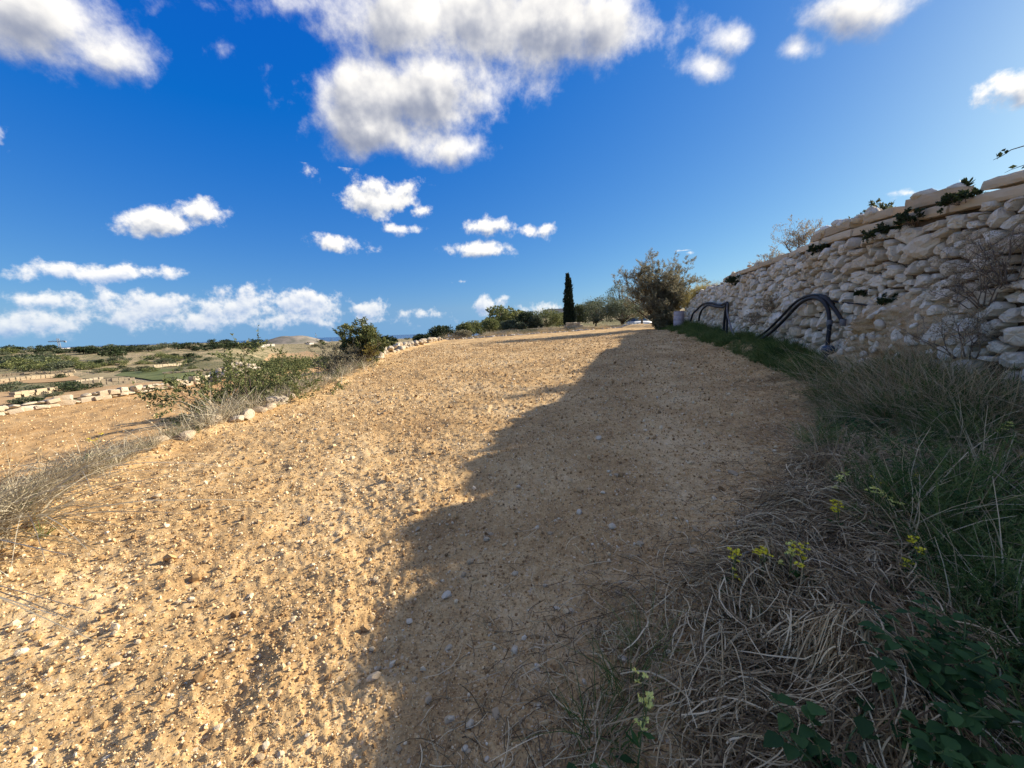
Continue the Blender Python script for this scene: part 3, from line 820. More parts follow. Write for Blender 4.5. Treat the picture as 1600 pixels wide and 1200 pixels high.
#@@PART3
# ------------------------------------------------------------------ gravel, clods and loose stones on the soil
clods = template_collection('clod_shapes', [lump_mesh(f'clod_{q}', 300 + q, M['clod'], 1, .75, None, .55) for q in range(8)])
def polar_points(n_, r0, r1, a0, a1, power, keep):
    u = RNG.random(n_); r = (r0 ** power + u * (r1 ** power - r0 ** power)) ** (1 / power); a = np.radians(RNG.uniform(a0, a1, n_))
    x = r * np.sin(a); y = r * np.cos(a); k = keep(x, y); return x[k], y[k], r[k]
infield = lambda x, y: (x > edge_x(y) + .15) & (x < wall_x(y) - .3) & (y < 38)
x, y, r = polar_points(330000, .8, 26, -66, 62, .62, infield)
sz = RNG.lognormal(-.15, .6, len(x)) * .0037 * np.clip((r / 2.2) ** .5, .75, 3)
sz = np.clip(sz, .003, .045)
rot = RNG.uniform(0, 6.28, (len(x), 3))
z = field_h(x, y) + sz * .3
scatter('gravel', np.stack([x, y, z], -1), rot, sz, clods, 8, 'fine tan gravel and crumbs of soil over the ploughed field', 'gravel')
x, y, r = polar_points(30000, 3.5, 32, -75, -14, 1.0, lambda x, y: (x < edge_x(y) - .8) & (x > far_x(y) + .4) & (y < 26))
sz = np.clip(RNG.lognormal(0, .5, len(x)) * .013, .006, .04)
scatter('lower_gravel', np.stack([x, y, low_h(x, y) + sz * .3], -1), RNG.uniform(0, 6.28, (len(x), 3)), sz, clods, 8, 'crumbly tan soil clods over the lower field', 'gravel')
# loose stones large enough to pick out
pale = [lump_mesh(f'field_stone_{q}', 500 + q, M['stone_pale'], 2, .72) for q in range(8)]
spots = [(585, 1060, .040), (402, 1018, .030), (340, 1135, .032), (492, 998, .026), (415, 1165, .030), (405, 1185, .026), (590, 905, .030), (545, 935, .024),
         (775, 1122, .030), (735, 1137, .032), (700, 1130, .030), (670, 1102, .030), (805, 1020, .036), (700, 1008, .028), (957, 827, .050), (1000, 853, .045),
         (1083, 865, .045), (932, 977, .030), (893, 955, .028), (735, 878, .040), (725, 897, .034), (697, 928, .042), (587, 902, .034), (655, 905, .028),
         (190, 955, .03), (180, 1000, .026), (85, 1012, .034), (35, 1028, .04), (130, 905, .03), (390, 930, .03), (805, 897, .034), (870, 950, .03), (1145, 740, .05), (935, 690, .06),
         (810, 760, .05), (905, 800, .05), (300, 940, .03), (245, 780, .05), (215, 1010, .03), (460, 965, .026), (380, 955, .026), (640, 968, .03), (860, 830, .04), (760, 840, .036)]
rs = random.Random(8)
for _ in range(120):
    px, py = rs.uniform(20, 1150), 560 + 640 * rs.random() ** .8
    spots.append((px, py, rs.uniform(.010, .020) * (1 + 900 / max(py - 480, 60) * .25)))
for k, (px, py, s_) in enumerate(spots):
    s_ *= .62
    p = on_ground(px, py)
    if not (edge_x(p[1]) + .1 < p[0] < wall_x(p[1]) - 1.2) or p[1] > 30: continue
    o = add('field_stone', pale[k % 8], None, (p[0], p[1], float(field_h(p[0], p[1])) + s_ * .35), (rs.uniform(-.3, .3), rs.uniform(-.3, .3), rs.uniform(0, 6.28)), (s_ * 1.2, s_, s_))
    tag(o, 'small pale limestone pebble lying loose on the ploughed soil', 'stone', 'loose stones on the field')

# ------------------------------------------------------------------ low rubble walls on the left
lump_pale = [lump_mesh(f'rubble_{q}', 700 + q, M['limestone_warm'], 2, .8, .3 + .1 * q) for q in range(6)]
def rubble_row(root, pts, rnd, size, layers=1, name='stone'):
    for (x_, y_, z_, s_) in pts:
        o = bpy.data.objects.new(name, lump_pale[rnd.randrange(6)]); COL.objects.link(o); o.parent = root
        o.location = Vector((x_, y_, z_)) - root.location
        o.rotation_euler = (rnd.uniform(-.35, .35), rnd.uniform(-.35, .35), rnd.uniform(0, 6.28)); o.scale = (s_ * 1.25, s_, s_ * .95)
rn = random.Random(31)
ew = empty('edge_wall', (-4.9, 8.5, .2)); tag(ew, 'half buried row of pale rubble stones along the terrace edge below the shrubs', 'stone wall', kind='thing')
pts = []
for (px, py, s_) in [(395, 655, .15), (408, 648, .13), (425, 643, .12), (436, 637, .15), (447, 632, .12), (458, 628, .13), (466, 617, .17), (480, 614, .13), (493, 600, .24), (503, 592, .16), (212, 710, .13), (205, 705, .12), (150, 742, .10), (375, 662, .13), (345, 668, .12), (300, 690, .11), (515, 585, .16)]:
    p = on_ground(px, py); pts.append((p[0] - .05, p[1], float(field_h(p[0], p[1])) + s_ * .35, s_))
for k in range(40):
    y_ = rn.uniform(3.5, 13); x_ = float(edge_x(y_)) + rn.uniform(-.35, .05); s_ = rn.uniform(.05, .11); pts.append((x_, y_, float(field_h(x_, y_)) + s_ * .3, s_))
rubble_row(ew, pts, rn, .1)
cw = empty('crest_wall', (-6.1, 24, .75)); tag(cw, 'pale jagged dry stone wall along the far edge of the field behind the twiggy shrub', 'stone wall', kind='thing')
pts = []
for k in range(150):
    y_ = 16.5 + 20 * rn.random(); x_ = float(edge_x(y_)) + rn.uniform(-.25, .1); s_ = rn.uniform(.11, .22); pts.append((x_, y_, float(base_h(x_, y_)) + rn.choice((.06, .2, .3)) * rn.uniform(.8, 1.2), s_))
rubble_row(cw, pts, rn, .1)
fw = empty('lower_wall', (-19, 17, -.9)); tag(fw, 'long low wall of squared pale limestone beyond the lower field', 'stone wall', kind='thing')
def squared(seed, tint):
    r = random.Random(seed); bm = bmesh.new(); bmesh.ops.create_cube(bm, size=2); bmesh.ops.bevel(bm, geom=bm.edges[:], offset=.22, segments=1, affect='EDGES')
    for v in bm.verts: v.co += Vector((r.uniform(-.13, .13), r.uniform(-.13, .13), r.uniform(-.13, .13)))
    me = bpy.data.meshes.new('squared_stone'); bm.to_mesh(me); bm.free(); me.materials.append(M['limestone_warm'])
    a_ = me.attributes.new('tint', 'FLOAT', 'POINT'); a_.data.foreach_set('value', np.full(len(me.vertices), tint, np.float32)); return me
sq = [squared(40 + q, .45 + .1 * q) for q in range(4)]
y_ = 6.0
while y_ < 22.5:
    w_ = rn.uniform(.22, .55); x_ = float(far_x(y_)); zz = float(low_h(x_, y_))
    dxy = math.atan2(float(far_x(y_ + .5) - far_x(y_ - .5)), 1)
    for lay in range(2 if rn.random() < .75 else 1):
        o = bpy.data.objects.new('stone', sq[rn.randrange(4)] if rn.random() < .45 else lump_pale[rn.randrange(6)]); COL.objects.link(o); o.parent = fw
        o.location = Vector((x_ + rn.uniform(-.06, .06), y_ + w_ / 2, zz + .11 + lay * .19)) - fw.location
        o.rotation_euler = (rn.uniform(-.14, .14), rn.uniform(-.12, .12), -dxy + rn.uniform(-.25, .25)); o.scale = (.2, w_ * .54, .105 + rn.uniform(-.03, .02))
    y_ += w_ * .72
mound = empty('stone_mound', (-16.6, 23.2, -.8)); tag(mound, 'pale rounded heap of limestone rubble at the end of the low wall', 'stone heap', kind='thing')
pts = []
for k in range(150):
    a_ = rn.uniform(0, 6.28); q = math.sqrt(rn.random()); x_, y2 = -16.6 + 1.7 * q * math.cos(a_), 23.2 + 1.5 * q * math.sin(a_); s_ = rn.uniform(.09, .2); pts.append((x_, y2, float(low_h(x_, y2)) + .85 * (1 - q * q), s_))
rubble_row(mound, pts, rn, .2)

# ------------------------------------------------------------------ grass and straw
def tuft(seed, n_, length, width, spread, droop, mat, lean=(0, 0), segs=4, base=.05):
    rg = np.random.default_rng(seed)
    a = rg.uniform(0, 6.28, n_); t = np.abs(rg.normal(0, spread, n_))
    P = np.stack([np.cos(a) * base * rg.random(n_), np.sin(a) * base * rg.random(n_), np.zeros(n_) - .01], -1)
    D = np.stack([np.cos(a) * t + lean[0], np.sin(a) * t + lean[1], np.ones(n_)], -1)
    Ln = length * rg.uniform(.45, 1.15, n_); dirn = np.stack([np.cos(a) + lean[0] * 2, np.sin(a) + lean[1] * 2, np.zeros(n_) - .8], -1)
    C = dirn * (Ln * droop * rg.uniform(.2, 1.2, n_))[:, None]
    V, F = blade_batch(P, D, Ln, width * rg.uniform(.6, 1.4, n_), C, segs, rg)
    return mesh_np('tuft', V, F, mat, False)
def fern_tuft(seed, n_, length, mat):
    """feathery weed: thin stems carrying many short fine leaflets"""
    rg = np.random.default_rng(seed); VV = []; FF = []; b = 0
    for _ in range(n_):
        a = rg.uniform(0, 6.28); t = abs(rg.normal(0, .5)); d = np.array([math.cos(a) * t, math.sin(a) * t, 1]); d /= np.linalg.norm(d); L_ = length * rg.uniform(.5, 1.1)
        k = 14; tt = np.linspace(.15, 1, k); c = d * (L_ * tt)[:, None] + np.array([math.cos(a), math.sin(a), -.5]) * (tt ** 2 * L_ * .25)[:, None]
        P = np.repeat(c, 3, 0); D = rg.normal(size=(k * 3, 3)) + d * .8; Ln = np.full(k * 3, L_ * .2) * np.repeat(1.2 - tt, 3) * rg.uniform(.6, 1.3, k * 3)
        V, F = blade_batch(P, D, Ln, np.full(k * 3, .004), D * 0, 1, rg); VV.append(V); FF.append(F + b); b += len(V)
        V, F = blade_batch(np.zeros((1, 3)), d[None], np.array([L_]), np.array([.005]), (np.array([math.cos(a), math.sin(a), -.5]) * L_ * .25)[None], 4, rg); VV.append(V); FF.append(F + b); b += len(V)
    return mesh_np('fern', np.concatenate(VV), np.concatenate(FF), mat, False)
def straw_mesh(seed, n_, length, width, mat, radius=.18):
    """flat bundle of fallen stems"""
    rg = np.random.default_rng(seed); a0 = rg.uniform(0, 6.28)
    a = a0 + rg.normal(0, .9, n_); P = np.stack([rg.normal(0, radius, n_), rg.normal(0, radius, n_), rg.uniform(0, .05, n_)], -1)
    D = np.stack([np.cos(a), np.sin(a), rg.normal(.12, .22, n_)], -1); Ln = length * rg.uniform(.3, 1.2, n_)
    C = np.stack([rg.normal(0, .28, n_), rg.normal(0, .28, n_), rg.normal(-.12, .15, n_)], -1) * Ln[:, None]
    P = P - D * Ln[:, None] * .5
    V, F = blade_batch(P, D, Ln, width * rg.uniform(.5, 1.6, n_), C, 4, rg)
    V[:, 2] = np.maximum(V[:, 2], -.02)
    return mesh_np('straw', V, F, mat, False)
T_green = template_collection('green_tufts', [tuft(20 + q, 34, .32, .006, .45, .45, M['grass_i']) for q in range(5)])
T_wall = template_collection('wall_tufts', [tuft(25 + q, 20, .42, .011, .55, .55, M['grass_i'], (0, 0), 4, .09) for q in range(6)])
T_fern = template_collection('fern_tufts', [fern_tuft(50 + q, 12, .38, M['fern_i']) for q in range(5)])
T_dry = template_collection('dry_tufts', [tuft(80 + q, 13, .95, .0055, .30, .42, M['dry_i'], (-.30, .0), 6) for q in range(7)])
T_dry_short = template_collection('dry_short_tufts', [tuft(110 + q, 26, .34, .004, .55, .5, M['dry_i']) for q in range(5)])
M['pale_i'] = mat_rand('pale_i', [(0, (.30, .24, .14)), (.5, (.44, .37, .24)), (1, (.58, .51, .36))], .8, None, 0, .2, .2)
T_pale = template_collection('pale_tufts', [tuft(115 + q, 16, .38, .008, .55, .5, M['pale_i']) for q in range(5)])
T_stick = template_collection('dead_stems', [tuft(125 + q, 7, .45, .007, .45, .18, M['pale_i'], (0, 0), 5) for q in range(4)])
T_straw = template_collection('straw_bundles', [straw_mesh(140 + q, 46, .34, .0038, M['dry_i']) for q in range(7)])
T_lie = template_collection('lying_tufts', [tuft(170 + q, 24, .75, .009, .40, .55, M['pale_i'], (.8, -.25)) for q in range(4)])
def strip(n_, fx, fy, keep=None):
    x, y = fx(RNG.random(n_), RNG.random(n_)); return x, y
def put(name, x, y, hf, coll, n_, smin, smax, label, cat, tilt=.15, zoff=0, yaw=None):
    z = hf(x, y) + zoff; k = len(x)
    rot = np.stack([RNG.normal(0, tilt, k), RNG.normal(0, tilt, k), RNG.uniform(0, 6.28, k) if yaw is None else RNG.normal(yaw[0], yaw[1], k)], -1)
    clump = np.clip(1 + 1.5 * fbm(x * 1.4, y * 1.4, 99, 3), .45, 1.6)
    return scatter(name, np.stack([x, y, z], -1), rot, RNG.uniform(smin, smax, k) * clump, coll, n_, label, cat)
# green strip at the foot of the wall
n_ = 3400; y = 4.6 + 22 * RNG.random(n_) ** 1.15; w = np.interp(y, [4.6, 7, 12, 20, 27], [.9, 1.0, 1.0, 1.3, 1.6]); x = wall_x(y) - .05 - w * RNG.random(n_) ** 1.2
k = fbm(x * 1.6, y * 1.6, 88, 2) > -.16; x, y = x[k], y[k]
put('wall_foot_grass', x, y, field_h, T_wall, 6, .25, .85, 'green grass growing along the foot of the stone wall', 'grass')
n_ = 520; y = 5.2 + 20 * RNG.random(n_) ** 1.2; x = wall_x(y) - .1 - 1.05 * RNG.random(n_)
put('wall_foot_weeds', x, y, field_h, T_fern, 5, .35, .8, 'feathery weeds mixed into the grass at the foot of the wall', 'weeds')
# feathery weeds and grass on the margin by the camera
mx_l = lambda y: np.interp(y, [.5, 1.2, 1.8, 2.5, 3.0, 4.0, 5.0, 6], [1.25, 1.6, 2.0, 2.3, 2.5, 3.2, 4.1, 4.9])
n_ = 2300; y = .3 + 5.6 * RNG.random(n_); x = mx_l(y) + (wall_x(y) - .1 - mx_l(y)) * RNG.random(n_)
k = fbm(x * 1.3, y * 1.3, 91, 3) > -.12; x, y = x[k], y[k]
put('feathery_weeds', x, y, field_h, T_fern, 5, .4, 1.05, 'dark feathery green weeds filling the verge under the wall', 'weeds')
n_ = 1500; y = .3 + 5.6 * RNG.random(n_); x = mx_l(y) + (wall_x(y) - .1 - mx_l(y)) * RNG.random(n_)
k = fbm(x * 1.1, y * 1.1, 95, 3) > .02; x, y = x[k], y[k]
put('verge_grass', x, y, field_h, T_wall, 6, .4, 1.0, 'dark green grass between the weeds of the verge', 'grass')
# tall dry grass
n_ = 380; y = RNG.normal(4.3, .85, n_); x = wall_x(y) - .25 - 1.45 * RNG.random(n_) ** 1.3
put('tall_dry_grass', x, y, field_h, T_dry, 7, .3, .8, 'tall wispy dry grass leaning out from the wall', 'dry grass', .28, yaw=(.2, .7))
n_ = 360; y = RNG.uniform(1.4, 4.8, n_); x = mx_l(y) - .1 + RNG.random(n_) * 2.2
put('thin_dry_grass', x, y, field_h, T_dry_short, 5, .7, 1.5, 'thin dry grass standing among the verge weeds', 'dry grass', .3)
# heap of cut straw
def stems(name, x, y, lmin, lmax, width, zmax, label, coher=.75, segs=5, rise=.10):
    n_ = len(x); a = 3.1 * fbm(x * .9, y * .9, 71, 2) * 2.2 + RNG.normal(0, coher, n_) - .5
    Ln = RNG.uniform(lmin, lmax, n_) * RNG.uniform(.4, 1, n_); bend = RNG.normal(0, .55, n_); lift = RNG.random(n_) ** 1.5 * zmax; tip = RNG.normal(0, rise, n_)
    arch = np.abs(RNG.normal(0, .07, n_)); tw = RNG.normal(0, .6, n_)
    w = width * RNG.uniform(.45, 1.5, n_); rows = []
    for k in range(segs + 1):
        t = k / segs - .5; an = a + bend * t * 2
        cx = x + np.cos(a) * Ln * t - np.sin(a) * Ln * bend * t * t; cy = y + np.sin(a) * Ln * t + np.cos(a) * Ln * bend * t * t
        cz = base_h(cx, cy) + .012 + lift + tip * Ln * (t + .3) + arch * Ln * (1 - 4 * t * t) + RNG.normal(0, .002, n_)
        ww = w * (1 - .5 * abs(t)) * .5
        sx, sy, sz = -np.sin(an) * np.cos(tw) * ww, np.cos(an) * np.cos(tw) * ww, np.sin(tw) * ww
        rows += [np.stack([cx - sx, cy - sy, cz - sz], -1), np.stack([cx + sx, cy + sy, cz + sz], -1)]
    V = np.stack(rows, 1); m_ = 2 * (segs + 1); b_ = (np.arange(n_) * m_)[:, None]
    F = np.concatenate([b_ + np.array([[2 * k, 2 * k + 1, 2 * k + 3, 2 * k + 2]]) for k in range(segs)], 0)
    o = add(name, mesh_np(name, V.reshape(-1, 3), F, M['straw'], False, {'tint': np.repeat(np.clip(RNG.normal(.40, .36, n_), 0, 1), m_)}))
    return tag(o, label, 'straw', kind='stuff')
hx, hy = [], []
for (a_, b_, r_, h_) in HEAP:
    k = int(15000 * r_ * r_); hx.append(a_ + RNG.normal(0, r_ * .46, k)); hy.append(b_ + RNG.normal(0, r_ * .46, k))
hx = np.concatenate(hx); hy = np.concatenate(hy)
soil_edge = lambda y: np.interp(y, [.4, 1.16, 1.38, 1.85, 2.45, 3.02, 4.97, 9.8], [.1, .16, .28, .68, 1.45, 2.2, 4.1, 5.7])
k = (hx > soil_edge(hy) + RNG.normal(.12, .10, len(hx))) & (hy > .35); hx, hy = hx[k], hy[k]
stems('straw_heap', hx, hy, .06, .36, .0046, .15, 'heap of cut dry grass and straw on the verge beside the bare soil')
n_ = 7500; y = .7 + 6.5 * RNG.random(n_) ** 1.3; x = soil_edge(y) + .25 - np.abs(RNG.normal(0, .42, n_)) * RNG.choice([1, 1, 1.9], n_); k = x > -.4; x, y = x[k], y[k]
stems('scattered_straw', x, y, .05, .30, .0034, .012, 'scattered dry stalks on the shaded soil beside the verge', 1.4, 4, .03)
n_ = 260; y = .9 + 9 * RNG.random(n_) ** 1.3; x = RNG.uniform(-5, 1.5, n_) * (y / 9) ** .5
put('field_stalks', x, y, field_h, template_collection('stalks', [straw_mesh(240 + q, 4, .13, .0032, M['dry_i'], .10) for q in range(5)]), 5, .5, 1.1, 'few dry stalks lying on the open soil', 'straw', .08, .0)
# left terrace edge
n_ = 1100; y = 1.8 + 12 * RNG.random(n_) ** 1.25; x = edge_x(y) - .12 + RNG.normal(0, .2, n_)
put('edge_dry_grass', x, y, field_h, T_pale, 5, .4, 1.15, 'pale dry grass along the terrace edge on the left', 'dry grass', .35)
n_ = 70; y = 3.6 + 5 * RNG.random(n_); x = edge_x(y) - .25 + RNG.normal(0, .15, n_)
put('edge_dead_stems', x, y, field_h, T_stick, 4, .6, 1.2, 'bleached standing dead stems on the terrace edge', 'dry grass', .3)
n_ = 110; y = 1.6 + 2.7 * RNG.random(n_); x = edge_x(y) - .35 + RNG.normal(0, .28, n_)
put('lying_dry_grass', x, y, field_h, T_lie, 4, .55, 1.0, 'long bleached grass lying flat over the near terrace edge', 'dry grass', .15, .0, yaw=(.0, .35))
n_ = 260; y = 3 + 10 * RNG.random(n_); x = edge_x(y) - .2 + RNG.normal(0, .2, n_)
put('edge_green_grass', x, y, field_h, T_green, 5, .35, .75, 'green grass patches between the stones of the terrace edge', 'grass', .3)
# crest and top of the wall
n_ = 420; y = 10 + 17 * RNG.random(n_); x = wall_x(y) + .25 + .8 * RNG.random(n_) + .2
put('terrace_dry_grass', x, y, up_h, T_dry_short, 5, .5, 1.3, 'sunlit dry grass on the terrace above the wall', 'dry grass', .2)
T_yel = template_collection('yellow_tufts', [tuft(270 + q, 40, .45, .008, .4, .4, mat_rand(f'straw_yellow_{q}', [(0, (.26, .2, .06)), (1, (.5, .4, .14))], .8, None, 0, .2, .3)) for q in range(3)])
n_ = 420; y = 21.5 + 7 * RNG.random(n_); x = wall_x(y) + .1 + 1.3 * RNG.random(n_)
put('bank_yellow_grass', x, y, up_h, T_yel, 3, .7, 1.5, 'yellow dry grass on the bank above the end of the wall', 'dry grass', .2)
n_ = 700; x = -7 + 19 * RNG.random(n_); y = 38.6 + 1.6 * RNG.random(n_)
put('far_edge_grass', x, y, lambda a, b: field_h(a, np.minimum(b, 38.6)) - .0, T_dry_short, 5, .8, 1.9, 'dry grass and scrub along the far end of the field', 'dry grass', .2)
#@@PART4
# ------------------------------------------------------------------ shrubs on the left edge
def gz(x, y, hf=field_h): return float(hf(np.float64(x), np.float64(y)))
shrub('green_shrub', 'sprawling sparse green shrub below the terrace edge beside the lower field', 'shrub', (-5.55, 8.2, gz(-5.55, 8.2) - .05), 5, 2.05, 3.0, 20, 'leaf_scrub', 6, .055, .42, 'twig_dark', 3, .022, .25)
shrub('green_shrub', 'smaller leafy green shrub beyond the sprawling one on the terrace edge', 'shrub', (-6.0, 10.4, gz(-6.0, 10.4) - .05), 15, 1.9, 2.2, 14, 'leaf_scrub', 6, .055, .42, 'twig_dark', 3, .02, .3)
shrub('twiggy_shrub', 'tall brown twiggy shrub with thin green leaves on the terrace edge', 'shrub', (-5.75, 13.3, gz(-5.75, 13.3) + .1), 24, 1.45, 1.7, 30, 'leaf_tamarisk', 4, .055, .34, 'twig_dark', 3, .02, .7)
shrub('leafy_shrub', 'green leafy shrub growing against the twiggy one on the terrace edge', 'shrub', (-5.3, 13.9, gz(-5.3, 13.9) + .1), 29, 1.12, 1.2, 16, 'leaf_scrub', 6, .08, .40, 'twig_dark', 3, .02, .7)
shrub('yellow_shrub', 'low yellow green bush at the foot of the twiggy shrub', 'shrub', (-5.05, 13.6, gz(-5.05, 13.6)), 33, .75, .7, 8, 'leaf_yellow', 5, .06, .35, 'twig_grey', 2, .012, .4)
shrub('yellow_shrub', 'olive green bush behind the twiggy shrub along the pale wall', 'shrub', (-6.2, 16.6, gz(-6.2, 16.6) + .3), 35, 1.0, 1.1, 10, 'leaf_scrub', 7, .07, .4, 'twig_grey', 2, .014, .4)
# flowering weed on the near edge
def mustard(name, label, loc, seed, h, nb=3, petal='petal', leafy=6, group=None, lean=(0, 0)):
    r = random.Random(seed); rg = np.random.default_rng(seed); w = Wood(); fl = []; fd = []; lp = []; ld = []
    def stem(p, d, L_, rad, lev):
        pts = [p.copy()]; q = p.copy(); dd = d.copy()
        for k in range(5):
            dd = (dd + Vector((r.gauss(0, .08), r.gauss(0, .08), .05))).normalized(); q = q + dd * L_ / 5; pts.append(q.copy())
            if lev == 0 and k < 3:
                for _ in range(leafy // 3): lp.append(tuple(q)); ld.append((r.gauss(0, 1), r.gauss(0, 1), .3))
        w.tube(pts, [rad * (1 - .11 * k) for k in range(6)], 4)
        for _ in range(r.randint(4, 8)):
            o = q + Vector((r.gauss(0, .011), r.gauss(0, .011), r.uniform(-.03, .008)))
            for a in range(4):
                an = a * 1.5708 + r.random(); fl.append(tuple(o)); fd.append((math.cos(an), math.sin(an), .35))
        if lev == 0:
            for _ in range(nb):
                k = r.randint(2, 4); stem(pts[k], (dd + Vector((r.gauss(0, .5), r.gauss(0, .5), .25))).normalized(), L_ * r.uniform(.25, .45), rad * .6, 1)
    stem(Vector((0, 0, -.02)), Vector((r.gauss(0, .12) + lean[0], r.gauss(0, .12) + lean[1], 1)).normalized(), h, .0035, 0)
    root = empty(name, loc); tag(root, label, 'wild flower', group)
    add('stem', w.mesh('stem', M['leaf_stem']), root)
    add('flower_head', leaves_mesh('flower_head', fl, fd, .0135 * rg.uniform(.7, 1.3, len(fl)), .8, M[petal], rg), root)
    if lp: add('foliage', leaves_mesh('foliage', lp, ld, .07 * rg.uniform(.6, 1.3, len(lp)), .35, M['leaf_green'], rg, .08), root)
    return root
M['leaf_stem'] = mat_plain('leaf_stem', (.10, .14, .05), .6, .2)
fl_spots = [(1318, 757, 'lone yellow wild flower nearest the bare soil on the verge', 2.35), (1390, 760, 'yellow wild flower with a bent tip in the middle of the verge', 2.45),
            (1426, 750, 'short yellow wild flower left of the dense yellow cluster', 2.5), (1460, 752, 'dense cluster of small yellow flowers on the verge', 2.55),
            (1484, 740, 'bright upright yellow flower spike behind the dense cluster', 2.6), (1488, 668, 'tall yellow flower standing highest in the feathery weeds', 3.6),
            (1562, 690, 'slender pale yellow flower spike by the wall', 3.1), (1594, 730, 'yellow wild flower at the right edge of the picture', 2.7),
            (1562, 762, 'pale yellow flower below the slender spike by the wall', 2.5), (1395, 822, 'small yellow flower above the straw heap', 2.1),
            (1305, 833, 'tiny yellow flower at the top edge of the straw heap', 2.1), (1186, 925, 'yellow flower on a thin stalk rising from the straw heap', 1.7),
            (1226, 933, 'small yellow flower on the crown of the straw heap', 1.7), (1260, 950, 'yellow flower bud right of the others on the straw heap', 1.65),
            (1420, 915, 'yellow flower leaning over the right side of the straw heap', 1.7), (998, 1137, 'yellow wild flower at the lower end of the straw heap', 1.12),
            (150, 690, 'yellow flowering weed standing on the near terrace edge', 4.6), (1143, 930, 'pale green flower stalk at the left of the straw heap', 1.7)]
for k, (px, py, lb, Y) in enumerate(fl_spots):
    tp = at_depth(px, py, Y); g = gz(tp[0], tp[1]); h = max(.16, tp[2] - g) + (.12 if 9 <= k <= 15 or k == 17 else .05)
    mustard('wild_flower', lb, (tp[0], tp[1], g), 60 + k, h, 3 if k not in (3,) else 8, 'petal' if k % 3 else 'petal_pale', 6, 'yellow wild flowers on the verge' if k != 16 else None)
p = at_depth(125, 730, 4.7); shrub('edge_weed', 'feathery green weed on the near terrace edge under the yellow flower', 'weed', (p[0], p[1], gz(p[0], p[1])), 71, .55, .35, 8, 'leaf_scrub', 5, .05, .3, 'twig_grey', 2, .006, .5)
p = at_depth(150, 745, 4.6); shrub('edge_weed', 'bright green leafy weed in the bleached grass of the near edge', 'weed', (p[0], p[1], gz(p[0], p[1])), 73, .32, .3, 8, 'leaf_green', 6, .06, .5, 'twig_grey', 2, .005, .5)
# broad leaved plants in the near corner
def broadleaf(label, loc, seed, h, n_, size, leaf='leaf_green', group='broad leaved weeds in the near corner', wd=.7):
    r = random.Random(seed); rg = np.random.default_rng(seed); w = Wood(); V = []; F = []; T = []; b = 0
    for m_ in range(5):
        a = r.uniform(0, 6.28); d = Vector((math.cos(a) * r.uniform(.2, .8), math.sin(a) * r.uniform(.2, .8), 1)).normalized(); pts = [Vector((0, 0, -.02))]
        for k in range(6): d = (d + Vector((r.gauss(0, .14), r.gauss(0, .14), -.03))).normalized(); pts.append(pts[-1] + d * h / 6 * r.uniform(.8, 1.2))
        w.tube(pts, [.004 * (1 - .1 * k) for k in range(7)], 4)
        for _ in range(n_ // 5):
            k = r.randint(1, 5); p0 = pts[k].lerp(pts[k + 1], r.random()); a2 = r.uniform(0, 6.28)
            fd = Vector((math.cos(a2), math.sin(a2), r.uniform(-.1, .5))).normalized(); sd = fd.cross(Vector((0, 0, 1))).normalized(); nn = sd.cross(fd)
            L_ = size * r.uniform(.55, 1.25); ti = r.random(); prof = [(0, .0), (.18, .62), (.42, 1), (.7, .72), (1, 0)]
            for (t, wv) in prof:
                c = p0 + fd * L_ * (t + .15) - Vector((0, 0, 1)) * L_ * .35 * t * t
                for s_ in (-1, 0, 1):
                    q = c + sd * s_ * wv * L_ * wd * .5 + nn * (abs(s_) * .09 * L_ * wv); V.append(tuple(q)); T.append(ti)
            for k2 in range(4):
                for s_ in (0, 1): o_ = b + k2 * 3 + s_; F.append((o_, o_ + 1, o_ + 4, o_ + 3))
            b += 15
    root = empty('broad_leaved_weed', loc); tag(root, label, 'weed', group)
    add('stem', w.mesh('stem', M['leaf_stem']), root); add('foliage', mesh_np('foliage', np.array(V), F, M[leaf], True, {'tint': np.array(T)}), root)
for k, (px, py, Y, h, n_, sz, lb) in enumerate([
        (1545, 1130, 1.05, .30, 110, .05, 'broad leaved green weed in the lower right corner of the verge'), (1470, 1085, 1.15, .26, 90, .045, 'broad leaved weed beside the straw heap under the pale curled leaf'),
        (1590, 1040, 1.2, .32, 90, .045, 'broad leaved weed at the right edge above the corner'), (1420, 1180, .98, .22, 80, .045, 'low green weed at the bottom edge right of the straw heap'),
        (1500, 1195, .95, .24, 80, .045, 'leafy weed at the bottom edge near the right corner'), (1560, 880, 1.9, .3, 70, .05, 'leafy green weed among the feathery plants on the verge'),
        (1300, 1165, 1.0, .18, 40, .06, 'long leaved weed at the bottom edge below the straw heap'), (910, 1185, 1.08, .10, 24, .045, 'small pale green rosette weed at the bottom of the picture'), (665, 1190, 1.08, .05, 20, .03, 'tiny green seedling on the soil at the bottom of the picture')]):
    p = at_depth(px, py, Y); g = gz(p[0], p[1]); broadleaf(lb, (p[0], p[1], g + (.09 if k < 7 else 0)), 90 + k, h + (.06 if k < 7 else 0), n_, sz)
rv = random.Random(55)
for k in range(16):
    y_ = rv.uniform(1.3, 4.6); x_ = float(mx_l(y_)) + rv.uniform(.0, 1.3)
    broadleaf('leafy green weed scattered through the feathery verge', (x_, y_, gz(x_, y_)), 130 + k, rv.uniform(.25, .42), 60, rv.uniform(.045, .075), group='leafy weeds scattered through the verge', wd=rv.uniform(.35, .7))
